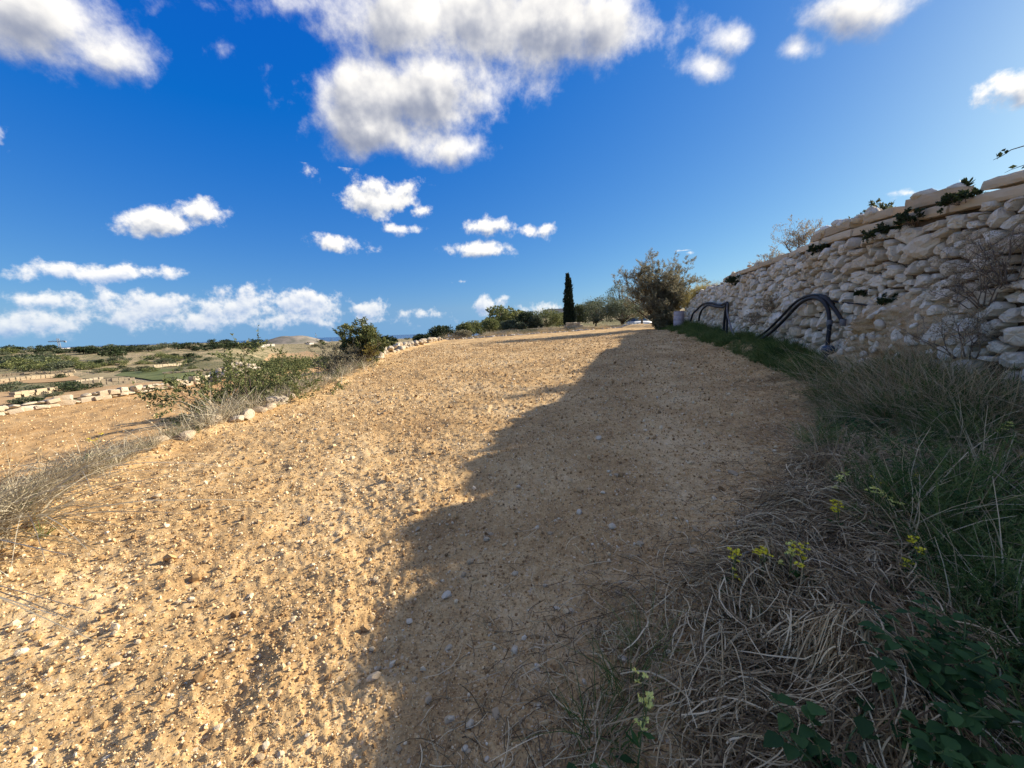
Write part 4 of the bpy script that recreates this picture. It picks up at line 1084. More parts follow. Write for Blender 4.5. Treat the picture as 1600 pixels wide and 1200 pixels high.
# clumps of green blades at the lower edge of the straw heap
T_b = [tuft(300 + q, 90, .30, .0045, .6, .55, M['grass_i'], (0, 0), 4, .14) for q in range(2)]
for k, (px, py, lb) in enumerate([(985, 1085, 'green grass clump at the left foot of the straw heap'), (1170, 1030, 'green grass clump growing through the straw heap'), (1010, 1010, 'thin grass clump where the straw heap meets the soil'), (930, 1150, 'grass clump at the bottom edge beside the straw'), (1080, 640, 'small grass clump on the shaded soil')][:4]):
    p = on_ground(px, py); o = add('grass_clump', T_b[k % 2], None, (p[0], p[1], gz(p[0], p[1])), (0, 0, k * 1.3), (.8, .8, .9)); tag(o, lb, 'grass')
# bent dry stalk and curled leaf on the heap
w = Wood(); pp = [on_ground(1158, 915), on_ground(1160, 893), on_ground(1182, 880), on_ground(1212, 868), on_ground(1250, 862)]
w.tube([Vector(q) + Vector((0, 0, .11 - .01 * i_)) for i_, q in enumerate(pp)], [.006, .007, .0055, .004, .002], 6)
tag(add('dry_stalk', w.mesh('dry_stalk', M['stalk'] if 'stalk' in M else mat_plain('stalk', (.52, .45, .33), .8, .2, 30, .3))), 'thick bent pale dry stalk lying on top of the straw heap', 'stalk')
w = Wood(); c = Vector(on_ground(1500, 1030)) + Vector((0, 0, .10)); V = []; F = []
for k in range(11):
    a = k / 10 * 3.6; rr = .05 - .002 * k
    for j in range(3): V.append((c.x + math.cos(a + 3.5) * rr + .004 * j, c.y + .02 * (j - 1), c.z + math.sin(a + 3.5) * rr * .7 + .012 * abs(j - 1) + .002 * k))
for k in range(10):
    for j in range(2): F.append((k * 3 + j, k * 3 + j + 1, k * 3 + j + 4, k * 3 + j + 3))
tag(add('curled_leaf', mesh_np('curled_leaf', np.array(V), F, mat_plain('bleached', (.62, .56, .48), .7, .2, 60, .4))), 'pale curled dead leaf lying between the straw heap and the green weeds', 'leaf')

# ------------------------------------------------------------------ plants on and above the wall
def wall_plant(label, px, py, seed, h, spr, leaf, ls, n_=6, mains=10, name='wall_plant'):
    p, s_ = on_wall(px, py, .06)
    return shrub(name, label, 'plant', (p[0], p[1], p[2]), seed, h * .6, spr * .6, mains, leaf, n_, ls * .6, .5, 'twig_grey', 2, .005, .0, lean=(-.45, .1))
wall_plant('green creeping plant below the coping at the far part of the wall', 1150, 445, 201, .6, .8, 'leaf_dark', .07)
wall_plant('small green tuft on the wall under the long coping block', 1280, 395, 202, .28, .4, 'leaf_dark', .05)
wall_plant('dark green creeper under the coping near the round topped stones', 1375, 372, 203, .35, .6, 'leaf_dark', .05)
wall_plant('green creeper hanging below the coping further right', 1425, 352, 204, .35, .6, 'leaf_dark', .05)
wall_plant('dark tuft of weeds growing out of the wall above the pipes', 1352, 462, 205, .22, .3, 'leaf_dark', .04)
wall_plant('dark weed hanging over the patch of bare earth', 1392, 478, 206, .26, .25, 'leaf_dark', .04)
wall_plant('green creeper below the coping at the near end of the wall', 1500, 320, 207, .3, .6, 'leaf_dark', .05)
for k, (px, py, lb) in enumerate([(1545, 440, 'tangle of dry twigs hanging on the near end of the wall'), (1520, 520, 'grey dry bush leaning against the foot of the wall'), (1585, 400, 'bare twigs trailing down the wall at the right edge'), (1210, 480, 'withered brown plant clinging to the middle of the wall'), (1185, 500, 'withered brown plant low on the wall behind the pipes')]):
    p, s_ = on_wall(px, py, .1)
    shrub('dry_bush', lb, 'plant', (p[0] - .05, p[1], p[2] - (.3 if k < 3 else .15)), 220 + k, .7 if k < 3 else .42, .7 if k < 3 else .4, 8, 'dry', 1 if k < 3 else 3, .025 if k < 3 else .05, .35, 'twig_grey', 3 if k < 3 else 2, .008, .2, lean=(-.25, .05))
def top_plant(label, px, py, seed, h, spr, mains, leaf, n_, ls, lw, lev, back=.5, bark='twig_grey', up=.3, name='bush', r0=.012):
    p, s_ = on_wall(px, py, -.1); y_ = p[1] + .1; x_ = float(wall_x(y_)) + .26 + back
    return shrub(name, label, 'plant', (x_, y_, gz(x_, y_, up_h)), seed, h, spr, mains, leaf, n_, ls, lw, bark, lev, r0, up)
top_plant('leafless pale twiggy bush standing on top of the wall', 1240, 385, 231, .95, 1.5, 12, 'dry', 2, .035, .4, 3, .35, 'twig_grey', .3, 'twig_bush')
top_plant('thin dry bush on the far part of the wall top', 1195, 402, 232, .6, .9, 8, 'dry', 2, .035, .4, 3, .3, 'twig_grey', .4, 'twig_bush', .008)
top_plant('rounded green bush rising behind the coping stones', 1325, 350, 233, .62, .42, 14, 'leaf_olive', 9, .06, .5, 2, .55, 'twig_grey', .3)
top_plant('thin weeds on the wall top near the bank', 1145, 425, 234, .5, .5, 6, 'dry', 2, .03, .4, 2, .3, 'twig_grey', .5, 'twig_bush', .006)
# small fleshy rosette plant on the coping
p, s_ = on_wall(1495, 292, -.15); V = []; F = []; T = []; b = 0; r = random.Random(4)
for k in range(46):
    a = r.uniform(0, 6.28); el = r.uniform(.0, 1.35); d = Vector((math.cos(a) * math.cos(el), math.sin(a) * math.cos(el), math.sin(el))); sd = d.cross(Vector((0, 0, 1))).normalized(); L_ = r.uniform(.09, .16)
    for (t, wv) in ((.1, .3), (.45, 1), (.8, .8), (1.0, .0)):
        c = d * L_ * t + Vector((0, 0, .02)); V += [tuple(c - sd * wv * .018), tuple(c + sd * wv * .018)]; T += [r.random() * .3] * 2
    for q in range(3): F.append((b + 2 * q, b + 2 * q + 1, b + 2 * q + 3, b + 2 * q + 2))
    b += 8
rt_ = empty('rosette_plant', (p[0] + .1, p[1], float(wall_top(s_)) + .16)); tag(rt_, 'dark rosette shaped plant growing on the coping', 'plant'); add('foliage', mesh_np('foliage', np.array(V), F, M['leaf_dark'], False, {'tint': np.array(T)}), rt_)
# branch with a few leaves reaching in at the right edge
w = Wood(); q = [at_depth(1640, 215, 3.9), at_depth(1600, 228, 3.85), at_depth(1580, 234, 3.8), at_depth(1565, 244, 3.8), at_depth(1552, 250, 3.8)]
br = empty('leafy_branch', (7.0, 4.2, 2.8)); tag(br, 'thin bramble branch with a few dark leaves reaching over the wall top', 'branch')
loc0 = Vector((7.0, 4.2, 2.8)); base_pt = Vector(wpt(s_at_y(3.6), float(wall_top(s_at_y(3.6))) + .02, -.5))
w.tube([base_pt - loc0, Vector(at_depth(1690, 235, 4.0)) - loc0] + [Vector(a) - loc0 for a in q], [.008, .007, .006, .005, .004, .003, .002], 5)
w.tube([base_pt - loc0 + Vector((.02, .02, 0))] + [Vector(at_depth(a, b_, 3.9)) - loc0 for (a, b_) in ((1640, 245), (1600, 258), (1580, 265), (1570, 270))], [.006, .005, .004, .003, .002], 4)
add('twig', w.mesh('twig', M['twig_dark']), br)
lp = [Vector(at_depth(a, b_, 3.8)) - loc0 for (a, b_) in ((1567, 240), (1572, 241), (1563, 246), (1566, 238), (1570, 236), (1558, 248), (1575, 262), (1620, 238), (1604, 256))]
add('foliage', leaves_mesh('foliage', lp, [(r.gauss(-.3, .6), r.gauss(0, .6), r.gauss(-.3, .6)) for _ in lp], .055, .6, M['leaf_dark'], np.random.default_rng(3), .1), br)

# ------------------------------------------------------------------ pipes, pump and barrel by the wall
M['pipe'] = mat_plain('pipe', (.012, .013, .016), .55, .3, 6, .3)
M['pipe_grey'] = mat_plain('pipe_grey', (.16, .16, .17), .5, .4, 6, .3)
M['pump_blue'] = mat_plain('pump_blue', (.008, .04, .085), .4, .5)
M['black_plastic'] = mat_plain('black_plastic', (.016, .018, .022), .4, .5)
M['barrel'] = mat_plain('barrel', (.47, .42, .46), .5, .35, 4, .25)
def smooth_path(P, n_=8):
    P = [Vector(p) for p in P]; out = []
    for i_ in range(len(P) - 1):
        a, b, c, d = P[max(i_ - 1, 0)], P[i_], P[i_ + 1], P[min(i_ + 2, len(P) - 1)]
        for k in range(n_):
            t = k / n_; out.append(.5 * ((2 * b) + (c - a) * t + (2 * a - 5 * b + 4 * c - d) * t * t + (3 * b - a - 3 * c + d) * t ** 3))
    return out + [P[-1]]
def pipe(name, label, pix, rad, mat='pipe', off=.24, group='black water pipes hanging on the wall', offs=None, cat='pipe'):
    P = []
    for k, (a, b_) in enumerate(pix):
        p, _ = on_wall(a, b_, offs[k] if offs else off); P.append(p)
    pts = smooth_path(P); w = Wood(); w.tube(pts, [rad] * len(pts), 10)
    return tag(add(name, w.mesh(name, M[mat])), label, cat, group)
pipe('water_pipe', 'thick black pipe rising from the pump and arching along the wall', [(1292, 566), (1293, 540), (1296, 505), (1293, 482), (1282, 468), (1266, 466), (1248, 476), (1225, 500), (1203, 521), (1185, 532), (1168, 541)], .036, off=.27, offs=[.38, .33, .28, .26, .26, .26, .26, .27, .3, .36, .42])
pipe('water_pipe', 'black pipe just above the thick one along the same arch', [(1302, 476), (1290, 464), (1275, 461), (1258, 464), (1240, 475), (1218, 498), (1198, 517), (1180, 529), (1160, 540)], .030, off=.17, offs=[.16, .17, .18, .18, .18, .19, .22, .28, .34])
pipe('water_pipe', 'short black pipe end pointing down to the right of the arch', [(1282, 464), (1293, 470), (1302, 480), (1311, 493), (1317, 504)], .034, off=.2)
pipe('water_pipe', 'thin dark pipe running level to the right from the arch', [(1290, 466), (1310, 472), (1335, 474), (1360, 478)], .014, off=.13)
pipe('water_pipe', 'black pipes looped over the far part of the wall near the barrel', [(1079, 502), (1083, 490), (1089, 484), (1095, 478), (1103, 474), (1114, 474), (1124, 477), (1131, 475), (1136, 473)], .05, off=.24)
pipe('water_pipe', 'black pipe sagging beside the barrel end of the wall', [(1092, 502), (1093, 494), (1097, 484), (1106, 477), (1118, 479), (1128, 480), (1135, 477)], .045, off=.30)
pipe('water_pipe', 'dark pipe hanging straight down at the middle of the wall', [(1136, 473), (1134, 483), (1132, 498), (1131, 512), (1131, 525)], .045, off=.26)
pipe('water_pipe', 'black pipe hanging beside the straight one at the middle of the wall', [(1137, 473), (1137, 486), (1136, 500), (1136, 514), (1136, 528)], .04, off=.32)
pipe('water_pipe', 'pale grey pipe curving from the hanging pipes down to the grass', [(1137, 474), (1136, 486), (1139, 500), (1143, 515), (1149, 527), (1158, 537), (1167, 541)], .028, 'pipe_grey', off=.36)
for (px_, py_, of_, nm) in ((1317, 504, .2, 'short black pipe end'), (1296, 505, .28, 'thick black pipe rising')):
    tgt = [o for o in bpy.data.objects if o.name.startswith('water_pipe') and o.get('label', '').startswith(nm)][0]
    q0 = Vector(on_wall(px_, py_, of_)[0]); w = Wood(); w.tube([q0 + Vector((0, 0, .06)), q0 + Vector((0, 0, .05)), q0 - Vector((0, 0, .05)), q0 - Vector((0, 0, .06))], [.040, .047, .047, .040], 12)
    add('coupling', w.mesh('coupling', M['pipe_grey']), tgt)
# pump
p, s_ = on_wall(1292, 570, .42); g = gz(p[0], p[1]); pr = empty('water_pump', (p[0], p[1], g)); pr.scale = (.8, .8, .9); tag(pr, 'small black pump with a blue cap in the grass under the pipe', 'pump')
def lathe(name, prof, mat, parent, loc=(0, 0, 0), rot=(0, 0, 0), seg=20):
    V = []; F = []
    for (r_, z_) in prof:
        for k in range(seg): a = 6.28319 * k / seg; V.append((r_ * math.cos(a), r_ * math.sin(a), z_))
    for i_ in range(len(prof) - 1):
        for k in range(seg): F.append((i_ * seg + k, i_ * seg + (k + 1) % seg, (i_ + 1) * seg + (k + 1) % seg, (i_ + 1) * seg + k))
    V += [(0, 0, prof[0][1]), (0, 0, prof[-1][1])]; c = len(prof) * seg
    for k in range(seg): F.append((c, (k + 1) % seg, k)); F.append((c + 1, (len(prof) - 1) * seg + k, (len(prof) - 1) * seg + (k + 1) % seg))
    me = mesh_np(name, np.array(V), F, mat, True); me.polygons.foreach_set('use_smooth', [len(q.vertices) == 4 for q in me.polygons])
    return add(name, me, parent, loc, rot)
lathe('housing', [(.10, -.05), (.115, .0), (.115, .2), (.10, .23), (.10, .26), (.12, .265), (.12, .29)], M['black_plastic'], pr)
lathe('cap', [(.12, .29), (.125, .30), (.12, .36), (.09, .40), (.05, .41)], M['pump_blue'], pr)
lathe('outlet', [(.05, 0), (.05, .14), (.06, .14), (.06, .18)], M['black_plastic'], pr, (.05, 0, .15), (0, 1.57, .4))
# barrel
bp = at_depth(1060.5, 507, 23.6); bz = gz(bp[0], bp[1]); bh = bp[2] + .79 - bz
ba = empty('plastic_barrel', (bp[0], bp[1], bz)); tag(ba, 'pale lilac plastic barrel at the end of the wall under the tree', 'barrel')
B0 = bh - .84
bd = lathe('body', [(.27, B0 - .1), (.285, B0), (.30, B0 + .1), (.305, B0 + .25), (.295, B0 + .27), (.305, B0 + .29), (.305, B0 + .55), (.295, B0 + .57), (.305, B0 + .59), (.30, B0 + .78), (.285, B0 + .82)], M['barrel'], ba, seg=28)
lathe('lid', [(.285, B0 + .821), (.30, B0 + .823), (.30, B0 + .85), (.26, B0 + .85), (.25, B0 + .835)], M['barrel'], ba, seg=28)
lathe('bung', [(.035, B0 + .836), (.035, B0 + .86)], M['barrel'], ba, (.12, -.08, 0), seg=10)

# ------------------------------------------------------------------ trees at the far end
tm = shrub('tamarisk_tree', 'large feathery grey brown tamarisk at the end of the wall behind the barrel', 'tree', (10.7, 27.2, gz(10.7, 27.2) - .1), 301, 3.75, 2.3, 24, 'leaf_tamarisk', 13, .11, .11, 'twig_dark', 4, .055, .8)
shrub('tamarisk_bush', 'dense dark bush at the foot of the large tamarisk', 'bush', (10.5, 26.3, gz(10.5, 26.3) - .1), 303, 1.6, 1.9, 16, 'leaf_tamarisk', 8, .15, .35, 'twig_dark', 3, .035, .2)
shrub('tamarisk_bush', 'brown bush between the large tamarisk and the wall', 'bush', (11.2, 27.6, gz(11.2, 27.6) + .3), 305, 2.3, 2.0, 14, 'leaf_tamarisk', 8, .14, .35, 'twig_dark', 3, .035, .25)
# cypress: two slender flames
def cypress_mesh(seed):
    rg = np.random.default_rng(seed); P = []; D = []; w = Wood(); w.tube([(0, 0, -.3), (0, 0, 3), (0, 0, 6)], [.12, .07, .02], 6)
    for (ox, oy, h, wd, n_) in ((-.12, 0, 6.5, .52, 9000), (.28, .1, 5.9, .42, 5000), (.42, -.1, 3.6, .42, 3000), (-.3, .1, 3.2, .42, 3000)):
        t = rg.random(n_) ** .8; prof = wd * np.minimum(1, (t + .04) * 6) * (1 - t) ** .62 * (1 + .35 * np.sin(t * 38 + rg.random() * 6) * .4)
        a = rg.uniform(0, 6.28, n_); lob = 1 + .30 * np.sin(a * 3 + t * 9) + .30 * np.sin(a * 5 - t * 31) * (.5 + t); rr = prof * lob * rg.random(n_) ** .35
        P.append(np.stack([ox * (1 - t * .3) + rr * np.cos(a), oy + rr * np.sin(a), .15 + t * h], -1)); D.append(np.stack([np.cos(a) * .35, np.sin(a) * .35, np.ones(n_)], -1) + rg.normal(0, .25, (n_, 3)))
    t = rg.random(700) * .93; a = rg.uniform(0, 6.28, 700); rr = .50 * np.minimum(1, (t + .04) * 6) * (1 - t) ** .62 * rg.uniform(1.0, 1.45, 700)
    P.append(np.stack([rr * np.cos(a), rr * np.sin(a), .2 + t * 6.3], -1)); D.append(np.stack([np.cos(a) * .5, np.sin(a) * .5, np.ones(700)], -1))
    P = np.concatenate(P); return w.mesh('trunk', M['bark']), leaves_mesh('crown', P, np.concatenate(D), rg.uniform(.10, .22, len(P)) * rg.choice([1, 1, 1, 1, 1.9], len(P)), .35, M['leaf_cypress'], rg)
cp = at_depth(889, 508, 44.5); place_tree('cypress_tree', cypress_mesh(7), 'tall slender dark cypress beyond the far end of the field', 'tree', (cp[0], cp[1], cp[2] - .25), scale=(.95, .95, .88))
def far_tree(px, py_base, py_top, wpx, Y, leaf, label, seed, name='olive_tree', cat='tree', size=.16, ncl=34, nl=150, trunk=.22, group=None, lw=.45):
    b = at_depth(px, py_base, Y); hgt = (py_base - py_top) * Y / FPX * 1.02; wid = wpx * Y / FPX
    return place_tree(name, clump_tree_mesh(seed, ncl, nl, wid, hgt, leaf, size, trunk, .25, 'bark', lw), label, cat, tuple(b), seed * .7, group=group)
far_tree(932, 514, 468, 62, 46, 'leaf_olive', 'silvery olive tree just right of the cypress', 311)
far_tree(974, 513, 472, 56, 45, 'leaf_olive', 'grey green olive tree beside the parked car', 312)
far_tree(905, 512, 478, 26, 47, 'leaf_scrub', 'small bright green tree pressed against the cypress', 313)
far_tree(972, 505, 444, 54, 62, 'leaf_olive', 'tall olive grey tree rising behind the olives', 314)
far_tree(1003, 508, 455, 50, 50, 'leaf_tamarisk', 'brown grey tree between the tall olive and the tamarisk', 315)
far_tree(928, 505, 470, 30, 66, 'leaf_dark', 'dark tree behind the cypress and the olive', 316)
far_tree(940, 500, 467, 60, 80, 'leaf_olive', 'pale tree on the slope behind the olive trees', 317)
far_tree(855, 516, 487, 52, 50, 'leaf_scrub', 'yellowish green tree left of the cypress', 318)
far_tree(822, 519, 491, 32, 46, 'leaf_dark', 'round dark green tree along the far edge of the field', 319)
far_tree(838, 517, 494, 22, 45, 'leaf_olive', 'small grey tree right of the round dark one', 320)
far_tree(795, 521, 503, 26, 46, 'leaf_olive', 'silvery bush left of the round dark tree', 321, 'olive_bush', 'bush')
far_tree(765, 522, 502, 34, 48, 'leaf_scrub', 'green bush in the row along the far field edge', 322, 'field_bush', 'bush')
far_tree(740, 524, 504, 34, 50, 'leaf_scrub', 'broad green bush left of centre in the far row', 323, 'field_bush', 'bush')
far_tree(780, 519, 505, 20, 58, 'leaf_dark', 'small dark bush peeping over the far row', 324, 'field_bush', 'bush')
far_tree(728, 527, 508, 30, 46, 'leaf_scrub', 'dull green bush near the left end of the far row', 325, 'field_bush', 'bush')
far_tree(690, 535, 512, 38, 42, 'leaf_dark', 'dark spreading bush at the left end of the far field edge', 326, 'field_bush', 'bush')
far_tree(662, 540, 524, 28, 40, 'leaf_dark', 'low dark bush beside the end of the pale wall', 327, 'field_bush', 'bush')
far_tree(724, 528, 519, 26, 41, 'leaf_tamarisk', 'pale dry bush in front of the far row', 328, 'field_bush', 'bush')
far_tree(605, 552, 527, 34, 30, 'leaf_dark', 'dark rounded bush behind the twiggy shrub', 329, 'field_bush', 'bush')
far_tree(585, 560, 535, 40, 24, 'leaf_scrub', 'olive green bush right behind the twiggy shrub', 330, 'field_bush', 'bush')
far_tree(880, 513, 490, 30, 56, 'leaf_scrub', 'green tree at the left foot of the cypress', 331)
far_tree(812, 518, 506, 18, 43, 'leaf_olive', 'small pale bush in front of the round dark tree', 332, 'olive_bush', 'bush')
for k, (px, pb, pt, wp, Y, lb) in enumerate([(455, 588, 562, 70, 27, 'green hedge bush beyond the far end of the lower field'), (420, 592, 566, 60, 29, 'leafy bush left of the hedge bush beyond the lower field'), (495, 580, 560, 50, 30, 'bush half hidden behind the twiggy shrub at the lower field'), (380, 590, 570, 50, 34, 'bush behind the sprawling green shrub')]):
    far_tree(px, pb, pt, wp, Y, 'leaf_scrub', lb, 340 + k, 'hedge_bush', 'bush', .14, 30, 150)
#@@PART5
# ------------------------------------------------------------------ car, rubble hut, house, mast, crane and far houses
def box(V, F, c, s, rz=0):
    b = len(V); ca, sa = math.cos(rz), math.sin(rz)
    for dx in (-1, 1):
        for dy in (-1, 1):
            for dz in (-1, 1):
                x_, y_ = dx * s[0] / 2, dy * s[1] / 2; V.append((c[0] + x_ * ca - y_ * sa, c[1] + x_ * sa + y_ * ca, c[2] + dz * s[2] / 2))
    for f in ((0, 1, 3, 2), (4, 6, 7, 5), (0, 4, 5, 1), (2, 3, 7, 6), (0, 2, 6, 4), (1, 5, 7, 3)): F.append(tuple(b + q for q in f))
def box_part(name, boxes, mat, parent):
    V = []; F = []
    for bx in boxes: box(V, F, *bx)
    return add(name, mesh_np(name, np.array(V), F, mat, False), parent)
M['car_white'] = mat_plain('car_white', (.70, .71, .72), .3, .5)
M['glass'] = mat_plain('glass', (.03, .045, .06), .08, .6)
M['tyre'] = mat_plain('tyre', (.02, .02, .02), .8, .2)
M['rim'] = mat_plain('rim', (.45, .45, .46), .35, .5)
M['lamp'] = mat_plain('lamp', (.75, .75, .72), .15, .6)
cpos = at_depth(1000, 508, 56); car = empty('parked_car', (cpos[0], cpos[1], cpos[2] - .35), math.radians(28)); tag(car, 'white car parked under the trees at the far end of the field', 'car')
def car_section(xs, prof, mat, name, parent):
    """loft of mirrored cross sections: prof(x) gives (half width, z) pairs"""
    V = []; F = []; n_ = None
    for x_ in xs:
        p_ = prof(x_); full = [(-a, z_) for a, z_ in p_] + [(a, z_) for a, z_ in reversed(p_)]
        n_ = len(full); V += [(x_, a, z_) for a, z_ in full]
    for i_ in range(len(xs) - 1):
        for k in range(n_): F.append((i_ * n_ + k, i_ * n_ + (k + 1) % n_, (i_ + 1) * n_ + (k + 1) % n_, (i_ + 1) * n_ + k))
    F.append(tuple(range(n_))); F.append(tuple(reversed(range((len(xs) - 1) * n_, len(xs) * n_))))
    return add(name, mesh_np(name, np.array(V), F, mat, False), parent)
def body_prof(x_):
    e = np.interp(x_, [-2.05, -1.9, 1.7, 2.05], [.72, .82, .82, .66]); t = np.interp(x_, [-2.05, -1.8, .6, 1.0, 2.05], [.80, .92, .92, .86, .66])
    return [(e * .92, .24), (e, .36), (e, t - .12), (e * .93, t)]
car_section([-2.05, -1.9, -1.2, 0, .7, 1.1, 1.7, 2.05], body_prof, M['car_white'], 'body', car)
car_section([-1.75, -1.35, -.2, .25, .95], lambda x_: [(.76, .90), (np.interp(x_, [-1.75, -1.35, .25, .95], [.74, .60, .60, .74]), np.interp(x_, [-1.75, -1.35, -.2, .25, .95], [.92, 1.42, 1.45, 1.40, .91]))], M['glass'], 'cabin_glass', car)
car_section([-1.40, -1.2, -.2, .2], lambda x_: [(.615, np.interp(x_, [-1.4, -.2, .2], [1.40, 1.43, 1.39])), (.55, np.interp(x_, [-1.4, -.2, .2], [1.46, 1.49, 1.45]))], M['car_white'], 'roof', car)
for sx in (-1.3, 1.3):
    for sy in (-.76, .76):
        wh = empty('wheel', (sx, sy, .31)); wh.parent = car
        lathe('tyre', [(.2, -.1), (.30, -.1), (.315, -.06), (.315, .06), (.30, .1), (.2, .1)], M['tyre'], wh, (0, 0, 0), (1.5708, 0, 0), 18)
        lathe('rim', [(.19, -.105), (.05, -.112), (.05, .112), (.19, .105)], M['rim'], wh, (0, 0, 0), (1.5708, 0, 0), 12)
for sy in (-.55, .55): box_part('headlight', [((2.02, sy, .58), (.08, .26, .12))], M['lamp'], car)
# squared stone pile at the foot of the cypress
pl = at_depth(897, 514, 41.2); pz = pl[2] - .05; sp = empty('stone_pile', (pl[0], pl[1], pz)); tag(sp, 'low heap of yellowish squared stones at the foot of the cypress', 'stone heap', kind='thing')
M['stone_yellow'] = mat_rand('stone_yellow', [(0, (.40, .30, .17)), (1, (.58, .47, .30))], .9, 20, .01, nscale=6, namp=.3)
sqy = squared(77, .8); sqy.materials[0] = M['stone_yellow']; r = random.Random(12)
for lay in range(3):
    for k in range(6 - lay):
        o = add('stone', sqy, sp, (-.95 + .38 * k + lay * .15 + r.uniform(-.05, .05), r.uniform(-.15, .15), .12 + lay * .24), (r.uniform(-.1, .1), r.uniform(-.1, .1), r.uniform(-.3, .3)), (.2, .2, .13))
for k in range(6): add('stone', sqy, sp, (1.3 + .3 * k, r.uniform(-.2, .2), .08), (0, 0, r.uniform(0, 3)), (.16, .14, .1))
# dark rubble kerb along the far end of the field
fk = empty('far_kerb', (2, 38.7, 1.1)); tag(fk, 'low line of grey rubble along the far end of the field before the bushes', 'stone wall', kind='thing')
pts = []
for k in range(130):
    x_ = -6.4 + 18.5 * r.random(); y_ = 38.4 + r.uniform(-.2, .2); s_ = r.uniform(.10, .2); pts.append((x_, y_, gz(x_, 38.2) + .02, s_ * .8))
lump_keep = lump_pale; lump_pale = [lump_mesh(f'kerb_{q}', 800 + q, M['limestone'], 2, .8, .02 + .05 * q) for q in range(6)]
rubble_row(fk, pts, r, .1); lump_pale = lump_keep
# houses
M['plaster'] = mat_plain('plaster', (.62, .54, .44), .9, .1, .8, .2); M['white_plaster'] = mat_plain('white_plaster', (.78, .76, .72), .9, .1, .5, .15); M['dark_glass'] = mat_plain('dark_glass', (.04, .05, .06), .15, .5)
def house(label, px, py_base, Y, wd, hh, dp, mat, seed, floors=1, rz=0., flip=None):
    b = at_depth(px, py_base, Y); rt2 = empty('house', (b[0], b[1], b[2] - .5), rz); tag(rt2, label, 'house'); r = random.Random(seed)
    box_part('wall', [((0, 0, hh / 2), (wd, dp, hh))], mat, rt2)
    box_part('roof', [((0, -dp / 2 + .1, hh + .2), (wd + .1, .3, .4)), ((0, dp / 2 - .1, hh + .2), (wd + .1, .3, .4)), ((-wd / 2 + .1, 0, hh + .2), (.3, dp - .55, .4)), ((wd / 2 - .1, 0, hh + .2), (.3, dp - .55, .4))], mat, rt2)
    n_ = max(2, int(wd / 3))
    for f in range(floors):
        for k in range(n_):
            xw = -wd / 2 + wd * (k + .5) / n_; zw = hh * (f + .58) / floors
            fr = box_part('window', [((xw, -dp / 2 - .03, zw), (1.1, .1, 1.2))], M['white_plaster'], rt2); box_part('pane', [((xw, -dp / 2 - .07, zw), (.9, .08, 1.0))], M['dark_glass'], fr)
    box_part('door', [((wd * .1, -dp / 2 - .04, 1.05), (1.0, .1, 2.1))], M['bark'], rt2)
house('flat roofed stone house showing above the trees left of the cypress', 872, 500, 150, 9, 4.2, 8, M['plaster'], 1, 1, .1)
# thin mast on the ridge
p = at_depth(770, 506, 120); w = Wood(); w.tube([(0, 0, -1), (0, 0, 1.5), (0, 0, 3.2)], [.07, .06, .04], 6); w.tube([(-.5, 0, 2.8), (.5, 0, 2.8)], [.04, .04], 4)
tag(add('mast', w.mesh('mast', M['twig_dark']), None, tuple(p)), 'thin dark pole on the ridge beyond the far row of bushes', 'pole')
# tower crane on the skyline
M['crane'] = mat_plain('crane', (.24, .25, .27), .6, .3)
cb = at_depth(96, 551, 480); cr = empty('tower_crane', tuple(cb)); tag(cr, 'tower crane with level jib rising above the valley skyline', 'crane')
def lattice(name, a, b, side, n_):
    a = Vector(a); b = Vector(b); d = (b - a).normalized(); u = d.orthogonal().normalized(); v = d.cross(u); w = Wood(); th = side * .16
    cs = [(u * i_ + v * j) * side / 2 for i_, j in ((1, 1), (1, -1), (-1, -1), (-1, 1))]
    for c in cs: w.tube([a + c, b + c], [th, th], 4)
    for k in range(n_):
        p0 = a.lerp(b, k / n_); p1 = a.lerp(b, (k + 1) / n_)
        for q in range(4): w.tube([p0 + cs[q], p1 + cs[(q + 1) % 4]], [th * .7, th * .7], 3)
    return add(name, w.mesh(name, M['crane']), cr)
kk = 480 / FPX
lattice('mast', (0, 0, -3), (-1.5 * kk, 0, 22 * kk), 1.6, 10); lattice('jib', (-17 * kk, 0, 17.5 * kk), (0, 0, 17.5 * kk), .9, 10); lattice('counter_jib', (0, 0, 17.5 * kk), (10 * kk, 0, 17.5 * kk), .9, 6)
box_part('counterweight', [((9 * kk, 0, 16.6 * kk), (2.2, 1.2, 1.8))], M['crane'], cr)
w = Wood()
for x_ in (-14, 8): w.tube([(-1.5 * kk, 0, 22 * kk), (x_ * kk, 0, 17.8 * kk)], [.07, .07], 3)
add('tie', w.mesh('tie', M['crane']), cr)
for k, (px, py, Y, wd, hh, m_, lb) in enumerate([(94, 552, 450, 14, 6, 'white_plaster', 'white flat roofed house under the crane'), (72, 553, 430, 16, 4, 'plaster', 'pale house left of the crane'),
        (150, 556, 330, 10, 4, 'plaster', 'small pale farmhouse among the valley trees'), (245, 548, 520, 18, 5, 'white_plaster', 'white house on the valley skyline between trees'), (160, 560, 300, 12, 3.5, 'white_plaster', 'low white farm shed below the skyline trees'),
        (255, 549, 560, 10, 4, 'plaster', 'pale house right of the white skyline house'), (420, 541, 900, 20, 5, 'plaster', 'pale building at the left foot of the far hill'), (484, 538, 1100, 18, 4, 'plaster', 'small pale building right of the far hill'), (405, 542, 850, 26, 6, 'plaster', 'long pale building further left of the far hill')]):
    b = at_depth(px, py, Y); x_, y_ = b[0], b[1]; 
    house(lb, px, py, Y, wd, hh, wd * .7, M[m_], k + 5, 1 if hh < 6 else 2, .2 * k)
